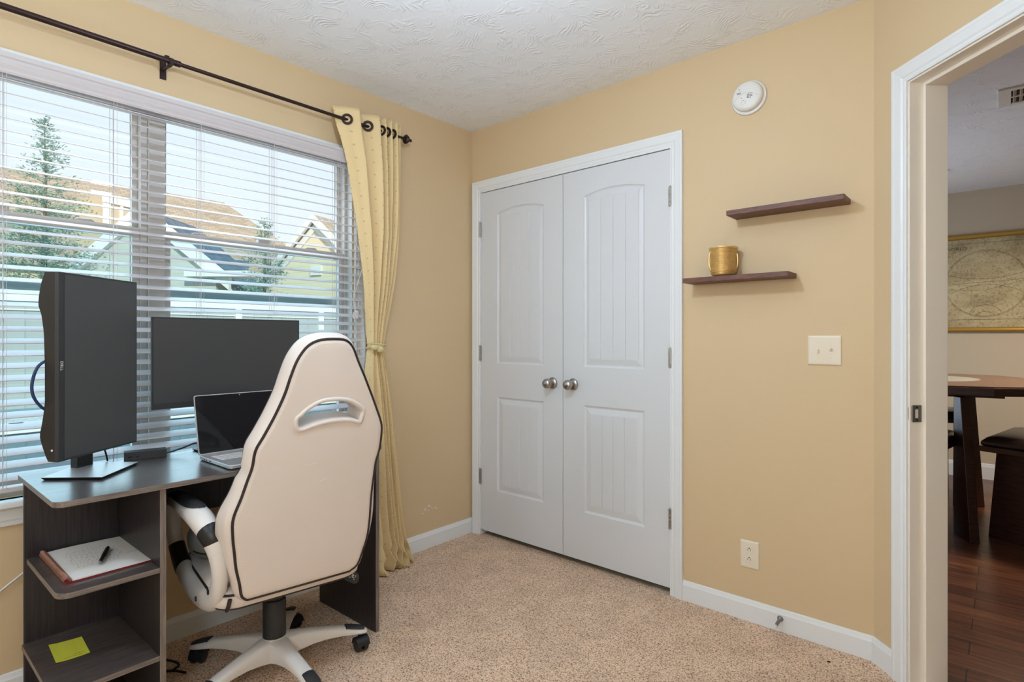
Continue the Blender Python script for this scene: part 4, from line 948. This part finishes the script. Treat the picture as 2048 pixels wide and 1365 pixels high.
# cushion on the seat
cu = thing('seat_cushion', 'rounded grey fabric cushion sitting on the white chair seat', 'cushion', TC @ Vector((-.13, .035, .428)))
mb = MB(TC); rs = []
for i in range(15):
    u = PI * i / 14; r = max(.001, math.sin(u) ** .55)
    rs.append([(-.137 - .118 * math.cos(u), .075 + .100 * r * math.cos(t), .497 + .069 * r * math.sin(t) * (1 + .05 * math.sin(3 * t + u))) for t in [2 * PI * j / 24 for j in range(24)]])
mb.rings(rs); mb.build('cushion_body', M['cushion'], cu, smooth=True, angle=180)
mb = MB(TC); mb.tube([(-.137 - .1185 * math.cos(u), .075 - .101 * max(.001, math.sin(u) ** .55) * .9, .497 - .032 * max(.001, math.sin(u) ** .55)) for u in [PI * i / 20 for i in range(2, 19)]], .0028, 6); mb.build('zip', M['cord'], cu)

# ------------------------------------------------------------------ cords near the desk
mb = MB(); mb.tube(smoothpts([(.09, -1.835, .56), (.075, -1.84, .45), (.085, -1.83, .33), (.11, -1.80, .20), (.13, -1.80, .10), (.16, -1.79, .03), (.20, -1.765, .009), (.25, -1.72, .008), (.29, -1.70, .008)], 8), .0042, 8)
tag(mb.build('power_cord', M['cord'], smooth=True), 'black power cord hanging down behind the desk divider to the carpet', 'power cord')
mb = MB(); mb.tube(smoothpts([(.045, -1.90, .009), (.06, -1.82, .009), (.11, -1.755, .009), (.17, -1.71, .009), (.225, -1.70, .010), (.245, -1.735, .010)], 8), .004, 8)
tag(mb.build('power_cord', M['cord'], smooth=True), 'black power cord looping over the carpet by the left wall', 'power cord')
mb = MB(); mb.tube(smoothpts([(.10, -1.86, .52), (.085, -1.825, .43), (.10, -1.80, .36), (.13, -1.775, .345)], 8), .0028, 8)
tag(mb.build('power_cord', M['cord'], smooth=True), 'thin black cord curling behind the chair armrest', 'power cord')
mb = MB(); mb.tube(smoothpts([(.012, -2.33, .22), (.012, -2.22, .315), (.012, -2.10, .405), (.03, -2.02, .47), (.06, -1.96, .52)], 8), .003, 8)
tag(mb.build('white_cord', M['white_cord'], smooth=True), 'white cord running slanted along the wall behind the desk', 'cord')
# ------------------------------------------------------------------ dining room
mp_ = thing('wall_map', 'antique world map scroll with gold rails on the dining room wall', 'wall map', (2.32, 3.77, 1.24))
TMp = Matrix(((1, 0, 0, 0), (0, 0, -1, 3.77), (0, 1, 0, 0), (0, 0, 0, 1)))              # x, z, out
mb = MB(TMp); mb.box(1.62, 3.02, 1.262, 2.035, .012, .020); mb.build('map_sheet', M['map'], mp_)
for z in (1.252, 2.044):
    mb = MB(TMp); mb.rings([[(x, z + .020 * math.cos(t) * 1.05, .020 + .018 * math.sin(t)) for t in [2 * PI * k / 14 for k in range(14)]] for x in (1.60, 3.04)]); mb.build('gold_rail', M['map_gold'], mp_, smooth=True)
mb = MB(TMp)
def ell(cx, cz, rx, rz, t0=0, t1=2 * PI, r=.0009, n=60):
    mb.tube([(cx + rx * math.cos(t0 + (t1 - t0) * k / n), cz + rz * math.sin(t0 + (t1 - t0) * k / n), .0205) for k in range(n + 1)], r, 4)
for cx in (2.325, 1.815, 2.83):
    if cx != 2.325: continue
    ell(cx, 1.640, .272, .282); ell(cx, 1.640, .264, .274)
    ell(cx, 1.372, .105, .09, .2, PI - .2, .001); ell(cx, 1.36, .06, .045, .2, PI - .2, .001)
    ell(cx, 2.10, .55, .42, PI + .9, 2 * PI - .9, .001); ell(cx, 1.25, .40, .38, .95, PI - .95, .001)
mb.tube([(2.055, 1.640, .0205), (2.595, 1.665, .0205)], .0009, 4); mb.tube([(2.06, 1.60, .0205), (2.33, 1.585, .0205), (2.59, 1.66, .0205)], .0009, 4)
mb.tube([(1.64, 1.338, .0205), (3.0, 1.338, .0205)], .0013, 4); mb.tube([(1.64, 1.985, .0205), (3.0, 1.985, .0205)], .0009, 4)
mb.build('map_lines', M['map_ink'], mp_)
text_part('map_title', 'WORLD', .040, TMp @ Matrix.Translation((2.13, 1.945, .0203)), M['map_ink'], mp_)

tbl = thing('dining_table', 'tall dark wood dining table with round grey inset and slab legs', 'dining table', (1.95, 2.32, -.008))
ct = Vector((1.93, 2.33)); ar_ = math.radians(10)
def rot(p, a=ar_): return (ct.x + p[0] * math.cos(a) - p[1] * math.sin(a), ct.y + p[0] * math.sin(a) + p[1] * math.cos(a))
OC = []
for k in range(4):
    a = k * PI / 2
    for p in ((.69, -.36), (.69, .36), (.60, .57)):
        q = (p[0] * math.cos(a) - p[1] * math.sin(a), p[0] * math.sin(a) + p[1] * math.cos(a)); OC.append(rot(q))
mb = MB(); mb.prism(OC, .855, .9); mb.prism(offset(OC, .006), .9, .908); mb.b.faces.ensure_lookup_table()
for f in mb.b.faces:
    f.normal_update(); f.material_index = 0 if abs(f.normal.z) > .7 else 1
mb.build('table_top', [M['table_wood'], M['dark_wood']], tbl, bevel=.002)
mb = MB(); mb.lathe([(.0001, .9075), (.40, .9075), (.40, .9095), (.0001, .9095)], 60, Matrix.Translation((1.93, 2.36, 0))); mb.build('round_inset', M['stone'], tbl)
mb = MB(); mb.prism([rot((x, y)) for x, y in ((-.45, -.45), (.45, -.45), (.45, .45), (-.45, .45))], .825, .855); mb.build('apron', M['dark_wood'], tbl)
def slab_leg(b0, b1, th, top_in, label=None, z1=.83):
    b0 = Vector((*b0, -.008)); b1 = Vector((*b1, -.008)); u = (b1 - b0).normalized(); w = Vector((-u.y, u.x, 0)) * th
    c = Vector((ct.x, ct.y, 0)); inn = (c - (b0 + b1) / 2); inn.z = 0; inn.normalize()
    t0 = b0 + UP * (z1 + .008) + inn * top_in + u * .015; t1 = b1 + UP * (z1 + .008) + inn * top_in * .2 - u * .02
    mb = MB(); mb.hexa([b0, b1, b1 + w, b0 + w, t0, t1, t1 + w, t0 + w]); return mb.build('table_leg', M['dark_wood'], tbl, bevel=.003)
slab_leg((2.300, 1.770), (2.215, 1.915), -.05, .075)
slab_leg((2.345, 2.735), (2.205, 2.60), -.05, .06)
slab_leg((1.50, 2.80), (1.63, 2.66), .05, .06); slab_leg((1.50, 1.83), (1.63, 1.97), .05, .06)
def bench(name, label, seat_pts, base_pts, zs_, cat, group=None, cz=.06):
    c = sum((Vector(p) for p in seat_pts), Vector((0, 0))) / len(seat_pts)
    b = thing(name, label, cat, (c.x, c.y, -.008), group)
    mb = MB(); mb.prism(seat_pts, zs_ - .03, zs_); mb.build('seat_board', M['dark_wood'], b, bevel=.002)
    mb = MB(); Pn = [(p.x, p.y) for p in smoothpts([(x, y, 0) for x, y in seat_pts], 1, closed=True)]
    rs = [[(x, y, z) for x, y in offset(seat_pts, o)] for o, z in ((.012, zs_), (.006, zs_ + .012), (.008, zs_ + .026), (.03, zs_ + cz * .8), (.08, zs_ + cz))]
    mb.rings(rs); o = mb.build('seat_cushion', M['black_leather'], b, smooth=True, angle=60, bevel=.012, seg=3)
    mb = MB(); mb.rings([[(x, y, -.008) for x, y in base_pts], [(x + (c.x - x) * .10, y + (c.y - y) * .10, zs_ - .03) for x, y in base_pts]]); mb.build('pedestal', M['dark_wood'], b, bevel=.003)
    return b
bench('dining_bench', 'dark wood dining bench with black leather cushion in front of the table', [(2.335, 1.80), (3.05, 1.50), (3.20, 2.25), (2.47, 2.45)], [(2.375, 1.985), (2.96, 1.70), (3.08, 2.20), (2.52, 2.36)], .560, 'bench')
bench('dining_stool', 'low dark stool with leather seat tucked under the near table corner', [(1.78, 1.60), (2.20, 1.72), (2.245, 2.03), (1.86, 2.06)], [(1.85, 1.70), (2.12, 1.78), (2.11, 1.98), (1.9, 1.99)], .560, 'stool', 'stools around the dining table')
bench('dining_stool', 'dark stool showing behind the near slab leg on the far side of the table', [(1.90, 2.62), (2.262, 2.72), (2.262, 3.02), (1.9, 3.1)], [(1.95, 2.72), (2.13, 2.78), (2.13, 2.97), (1.95, 3.0)], .600, 'stool', 'stools around the dining table')
vt = thing('ceiling_vent', 'white louvred air vent in the dining room ceiling', 'ceiling vent', (2.60, 1.47, 2.43))
mb = MB(); x0, x1, y0, y1 = 2.425, 2.80, 1.335, 1.61
mb.box(x0, x0 + .05, y0, y1, 2.431, 2.44); mb.box(x1 - .05, x1, y0, y1, 2.431, 2.44); mb.box(x0 + .05, x1 - .05, y0, y0 + .035, 2.431, 2.44); mb.box(x0 + .05, x1 - .05, y1 - .035, y1, 2.431, 2.44); mb.box(x0 + .05, x1 - .05, (y0 + y1) / 2 - .006, (y0 + y1) / 2 + .006, 2.431, 2.44)
mb.build('vent_frame', M['white_plastic'], vt, bevel=.001)
mb = MB(); mb.box(x0 + .05, x1 - .05, y0 + .035, y1 - .035, 2.438, 2.4399); mb.build('vent_opening', M['dark'], vt)
for k in range(11):
    x = x0 + .058 + k * .0255; mb = MB(); mb.hexa([(x, y0 + .035, 2.429), (x + .002, y0 + .035, 2.429), (x + .002, y1 - .035, 2.429), (x, y1 - .035, 2.429), (x + .011, y0 + .035, 2.438), (x + .013, y0 + .035, 2.438), (x + .013, y1 - .035, 2.438), (x + .011, y1 - .035, 2.438)]); mb.build('vent_louvre', M['white_plastic'], vt)
mb = MB(); mb.lathe([(.0001, 2.44), (.055, 2.44), (.052, 2.415), (.035, 2.40), (.0001, 2.398)], 24, Matrix.Translation((2.065, 2.88, 0)))
tag(mb.build('ceiling_light', M['white_plastic'], smooth=True), 'small white round fixture on the dining room ceiling past the door jamb', 'ceiling light')

# ------------------------------------------------------------------ outside
mb = MB(); mb.box(-60, -.14, -30, 40, -.3, -.06); struct(mb.build('ground', M['patio']))
fn = thing('fence', 'white board fence running behind the window outside', 'fence', (-8.8, 0, -.06))
mb = MB(); mb.box(-8.83, -8.80, -12, 9, .06, 1.80); mb.build('board_panel', M['fence'], fn)
mb = MB(); mb.box(-8.84, -8.74, -12, 9, 1.74, 1.86); mb.box(-8.83, -8.77, -12, 9, 1.60, 1.62); mb.build('top_rail', M['ext_white'], fn)
mb = MB(); mb.box(-8.84, -8.74, -12, 9, -.02, .10); mb.build('bottom_rail', M['fence_rail'], fn)
for y in (-7.3, -4.9, -2.5, -.1, 2.3, 4.05, 6.5):
    mb = MB(); mb.box(-8.86, -8.73, y - .06, y + .06, -.06, 1.86); mb.box(-8.88, -8.71, y - .08, y + .08, 1.86, 1.9); mb.build('fence_post', M['ext_white'], fn, bevel=.01)
bd = thing('raised_bed', 'long raised garden bed of blue-grey boards topped with pale gravel', 'raised bed', (-5.6, 0, -.06))
mb = MB(); mb.box(-5.0, -4.94, -6, 4, -.06, .235); mb.build('bed_boards', M['bed_boards'], bd)
mb = MB(); mb.box(-7.2, -5.0, -6, 4, -.05, .22); mb.build('gravel', M['gravel'], bd)
mb = MB(); mb.box(-5.08, -4.90, -6, 4, .235, .262)
for y in (-3.4, -2.75, -2.1, -1.45, .6): mb.box(-5.6, -5.08, y, y + .12, .235, .262)
mb.box(-5.65, -5.5, -6, 4, .235, .262); mb.build('bed_frame', M['ext_white'], bd)
mb = MB(); mb.box(-3.1, -2.9, -4, 3, -.06, -.02); 
tag(mb.build('paver_strip', M['fence_rail']), 'dark paver strip set in the patio between house and garden bed', 'paver strip')

def roof_mesh(name, quads, m, parent, th=.12):
    mb = MB(); uvl = mb.b.loops.layers.uv.new('UVMap')
    for q in quads:
        q = [Vector(p) for p in q]; u = (q[1] - q[0]).normalized(); n = (q[1] - q[0]).cross(q[-1] - q[0]).normalized(); v = n.cross(u)
        for off in (0, 1):
            vs = [mb.v(p - UP * th * off) for p in q]; f = mb.f(vs if not off else vs[::-1])
            if f:
                for l in f.loops: d = l.vert.co - q[0]; l[uvl].uv = (d.dot(u), d.dot(v))
        for i in range(len(q)):
            a, b = q[i], q[(i + 1) % len(q)]; f = mb.face([a, b, b - UP * th, a - UP * th])
            if f:
                for l in f.loops: l[uvl].uv = (0, 0)
    return mb.build(name, m, parent)
def flat(p, z): return Vector((p.x, p.y, z))
# big house with hip roof
hA = thing('house', 'large house with a tall tan shingle hip roof on the left', 'house', (-22, 1, -.06))
HR = 9.0; e = HR - CAM.z
r0 = at(0, 330, e * FPX / (CYP - 330)); r1 = at(447, 405, e * FPX / (CYP - 405)); rd = (r1 - r0).normalized(); rp = Vector((rd.y, -rd.x, 0))
if rp.dot(CAM - r0) < 0: rp = -rp
rL = r0 - rd * 12; sp_ = 6.0; ze = 4.0
eL = flat(rL + rp * sp_, ze); eR = flat(r1 + rp * sp_ + rd * 4.6, ze); bL = flat(rL - rp * sp_, ze); bR = flat(r1 - rp * sp_ + rd * 4.6, ze)
roof_mesh('roof', [[eL, eR, r1, rL], [eR, bR, r1], [bR, bL, rL, r1]], M['roof_tan'], hA)
mb = MB(); k_ = .35
P = [eL - rp * k_, eR - rp * k_ - rd * k_, bR + rp * k_ - rd * k_, bL + rp * k_]; mb.prism([(p.x, p.y) for p in P], -.06, ze - .02); mb.build('house_wall', M['siding_tan'], hA)
# narrow dormer tower on the big house
tw_c = at(242, 470, 19); 
TT = Matrix.Translation(flat(tw_c, 0)) @ Matrix.Rotation(math.radians(20), 4, 'Z')
dm = thing('dormer', 'tan sided dormer with white corner trim standing before the big roof', 'dormer', flat(tw_c, -.06))
zt1 = CAM.z + (CYP - 398) / FPX * 19
mb = MB(TT); mb.box(-1.4, .0, -.55, .92, -.06, zt1); mb.build('dormer_wall', M['siding_tan'], dm)
mb = MB(TT); mb.box(-.02, .04, -.58, -.36, -.06, zt1); mb.box(-.02, .05, -.05, .05, -.06, zt1 - .25); mb.box(-.02, .06, -.6, .96, zt1 - .24, zt1 + .03); mb.box(-.02, .05, -.35, .85, 2.3, 2.48); mb.build('white_trim', M['ext_white'], dm)
# near house with a low gable and slate roof
hC = thing('house', 'low grey-green house with white gable trim and slate-blue roof behind the fence', 'house', at(400, 560, 14))
gx = at(285, 425, 14); gl = at(150, 520, 14); gr = at(430, 546, 14)
gd = (gr - gl); gd.z = 0; gd.normalize(); gp = Vector((-gd.y, gd.x, 0)); 
if gp.dot(gx - CAM) < 0: gp = -gp
gl.z = gr.z = min(gl.z, gr.z)
mb = MB(); mb.rings([[flat(gl + o * gp, -.06), flat(gr + o * gp, -.06), gr + o * gp, gx + o * gp, gl + o * gp] for o in (.04, 2.2)]); mb.build('house_wall', M['siding_green'], hC)
roof_mesh('roof', [[gl - gd * .3 - UP * .2, gl - gd * .3 - UP * .2 + gp * 2.4, gx + gp * 2.4 + UP * .1, gx + UP * .1], [gr + gd * .4 - UP * .28, gx + UP * .1, gx + gp * 2.4 + UP * .1, gr + gd * .4 - UP * .28 + gp * 2.4]], M['roof_blue'], hC)
mb = MB()
for a, b in ((gl - gd * .35 - UP * .25, gx), (gx, gr + gd * .4 - UP * .3)):
    d = (b - a).normalized(); up_ = UP * .2
    a = a - UP * .14; b = b - UP * .14; up_ = UP * .34
    mb.hexa([a - gp * .12, b - gp * .12, b + gp * .05, a + gp * .05, a - gp * .12 + up_, b - gp * .12 + up_, b + gp * .05 + up_, a + gp * .05 + up_])
mb.build('gable_trim', M['ext_white'], hC)
w0 = gr - gd * .6 - UP * .12; w1 = gr + gd * 1.0 - UP * .12
mb = MB(); mb.hexa([w0 - gp * .3, w1 - gp * .3, w1 + gp * .3, w0 + gp * .3, w0 - gp * .3 + UP * .14, w1 - gp * .3 + UP * .14, w1 + gp * .3 + UP * .14, w0 + gp * .3 + UP * .14]); mb.build('eave_return', M['ext_white'], hC)
s0 = gx + gp * 1.2; s0.z = at(385, 514, 13.5).z; s1 = at(640, 560, 16); s1.z = s0.z - .1
q0 = at(335, 560, 17); q1 = at(496, 600, 18.0); q0.z = q1.z = 2.3
s0 = at(362, 514, 19); s1 = at(498, 540, 20); s0.z = s1.z = s0.z
roof_mesh('lower_roof', [[q0, q1, s1, s0]], M['roof_blue'], hC)
mb = MB(); ww = [q0, q1, s1, s0]; mb.rings([[flat(p, -.06) for p in ww], [flat(p, 1.9) for p in ww]]); mb.build('house_wall', M['siding_green'], hC)
# right gabled house
hB = thing('house', 'cream gabled house with white rake trim at the right edge of the window', 'house', flat(at(640, 560, 15), -.06))
bx = at(632, 437, 15); b_l = at(515, 575, 15.8); bdir = Vector((b_l.x - bx.x, b_l.y - bx.y, 0)); bw = bdir.length; bdir.normalize(); bp_ = Vector((-bdir.y, bdir.x, 0))
if bp_.dot(bx - CAM) < 0: bp_ = -bp_
b_r = bx - bdir * bw; b_r.z = b_l.z
mb = MB(); mb.rings([[flat(b_l + o * bp_, -.06), flat(b_r + o * bp_, -.06), b_r + o * bp_, bx + o * bp_, b_l + o * bp_] for o in (0, 6)]); mb.build('house_wall', M['siding_yellow'], hB)
roof_mesh('roof', [[b_l + bdir * .35 - UP * .35 - bp_ * .12, bx - bp_ * .12 + UP * .08, bx + bp_ * 6.3 + UP * .08, b_l + bdir * .35 - UP * .35 + bp_ * 6.3], [bx - bp_ * .12 + UP * .08, b_r - bdir * .35 - UP * .35 - bp_ * .12, b_r - bdir * .35 - UP * .35 + bp_ * 6.3, bx + bp_ * 6.3 + UP * .08]], M['roof_tan'], hB)
mb = MB()
for a, b in ((b_l + bdir * .3 - UP * .33, bx), (bx, b_r - bdir * .3 - UP * .33)):
    for o0, o1, dz in ((-.18, -.10, -.12), (-.05, .0, -.34)):
        up_ = UP * .2; mb.hexa([a + bp_ * o0 + UP * dz, b + bp_ * o0 + UP * dz, b + bp_ * o1 + UP * dz, a + bp_ * o1 + UP * dz, a + bp_ * o0 + up_ + UP * dz, b + bp_ * o0 + up_ + UP * dz, b + bp_ * o1 + up_ + UP * dz, a + bp_ * o1 + up_ + UP * dz])
mb.build('rake_trim', M['ext_white'], hB)
vc = at(634, 542, 15.0); mb = MB(); c_ = bx + bdir * (vc - bx).dot(bdir); c_.z = vc.z
mb.hexa([c_ + bdir * .18 - bp_ * .05 - UP * .12, c_ - bdir * .18 - bp_ * .05 - UP * .12, c_ - bdir * .18 + bp_ * .02 - UP * .12, c_ + bdir * .18 + bp_ * .02 - UP * .12, c_ + bdir * .18 - bp_ * .05 + UP * .12, c_ - bdir * .18 - bp_ * .05 + UP * .12, c_ - bdir * .18 + bp_ * .02 + UP * .12, c_ + bdir * .18 + bp_ * .02 + UP * .12]); mb.build('attic_vent', M['ext_white'], hB)

def tree(label, px, t, ztop, rbase, zlow, seed, dens):
    r = random.Random(seed); c = flat(at(px, 560, t), -.06)
    tr = thing('evergreen_tree', label, 'tree', c, None)
    mb = MB(); mb.tube([c, c + UP * (ztop * .5), c + UP * (ztop * .8) + Vector((.02, .03, 0)), c + UP * ztop], [.09, .05, .018, .005], 8); mb.build('trunk', M['bark'], tr)
    mb = MB(); nb_ = int(150 * dens)
    for k in range(nb_):
        u = (k + r.random()) / nb_; z = zlow + (ztop - zlow - .1) * (u ** 1.15); fr = (ztop - z) / (ztop - zlow)
        L = rbase * (fr ** .8) * r.uniform(.5, 1.12) * (1 if fr > .25 else .8) + .06; a = r.uniform(0, 2 * PI)
        d = Vector((math.cos(a), math.sin(a), r.uniform(.05, .35))).normalized(); b0 = c + UP * (z + .06)
        mb.tube([b0, b0 + d * L * .5 + UP * .02, b0 + d * L], [.010, .005, .002], 4)
        ns = int((14 + 34 * fr) * (1 if fr > .35 else .5))
        for j in range(ns):
            v = r.uniform(.2, 1.02); p = b0 + d * L * v + Vector((r.gauss(0, .05), r.gauss(0, .05), r.gauss(.02, .05))) * (.5 + fr)
            for q in range(3):
                dd = (d + Vector((r.uniform(-1, 1), r.uniform(-1, 1), r.uniform(-.5, .8))) * .9).normalized(); s_ = r.uniform(.035, .085); w = dd.cross(Vector((r.uniform(-1, 1), r.uniform(-1, 1), 1))).normalized() * r.uniform(.006, .014)
                mb.face([p, p + dd * s_ * .5 + w, p + dd * s_, p + dd * s_ * .5 - w])
    mb.build('foliage', M['leaf'], tr, merge=0)
tree('loose green cedar tree standing behind the fence left of the mullion', 88, 11.3, 5.66, 1.55, 1.0, 4, 1.9)
tree('smaller cedar tree between the slate roof and the cream gabled house', 528, 12.7, 3.95, .82, .9, 9, .9)

# ------------------------------------------------------------------ light
w = bpy.data.worlds.new('sky'); S.world = w; w.use_nodes = True; N = w.node_tree.nodes; L = w.node_tree.links; bg = N['Background']
tc = N.new('ShaderNodeTexCoord'); sx = N.new('ShaderNodeSeparateXYZ'); L.new(tc.outputs['Generated'], sx.inputs[0])
r = ramp(N, [(0, (.86, .90, .92, 1)), (.15, (.93, .97, 1.0, 1)), (.5, (.80, .91, 1.0, 1)), (1, (.55, .75, 1.0, 1))]); L.new(sx.outputs['Z'], r.inputs[0]); L.new(r.outputs[0], bg.inputs['Color']); bg.inputs['Strength'].default_value = 1.12
def light(name, kind, loc, power, col=(1, 1, 1), rot=None, **kw):
    l = bpy.data.lights.new(name, kind); l.energy = power; l.color = col
    for k, v in kw.items(): setattr(l, k, v)
    o = bpy.data.objects.new(name, l); COL.objects.link(o); o.location = loc
    if rot: o.rotation_euler = rot
    return o
light('sun', 'SUN', (0, 0, 12), 3.9, (1, .9, .74), (math.radians(62), 0, math.radians(70)), angle=math.radians(.6))
light('fan_lamp', 'POINT', (1.5, -1.5, 2.10), 29, (.61, .795, 1.0), shadow_soft_size=.055)
light('window_glow', 'AREA', (-.16, -1.70, 1.30), 13, (.72, .88, 1.0), (0, math.radians(-90), 0), shape='RECTANGLE', size=1.2, size_y=1.7)
light('window_daylight', 'AREA', (-1.7, -1.70, 3.3), 45, (.72, .88, 1.0), (0, math.radians(-48), 0), shape='RECTANGLE', size=1.6, size_y=2.6)
light('room_fill', 'POINT', (2.5, -3.05, 1.50), 38, (.61, .795, 1.0), shadow_soft_size=.2)  # added fill light behind the camera, lifts ceiling, walls and jamb
light('corner_fill', 'POINT', (.8, -3.05, 1.65), 21, (.61, .795, 1.0), shadow_soft_size=.2)  # second added fill, out of view, brightens left wall and ceiling
light('dining_lamp', 'AREA', (3.0, 2.2, 2.0), 34, (1, .84, .66), (0, 0, 0), shape='DISK', size=.4)
light('dining_window', 'AREA', (1.0, 2.3, 1.15), 20, (.62, .80, 1.0), (0, math.radians(-90), 0), shape='RECTANGLE', size=1.3, size_y=1.6)
S.view_settings.view_transform = 'Standard'; S.view_settings.look = 'None'; S.view_settings.gamma = 1; S.view_settings.use_curve_mapping = False
S.view_settings.exposure = 0
S.cycles.use_denoising = True; S.cycles.max_bounces = 8; S.cycles.transparent_max_bounces = 16; S.cycles.caustics_reflective = False; S.cycles.caustics_refractive = False
S.cycles.sample_clamp_indirect = 6
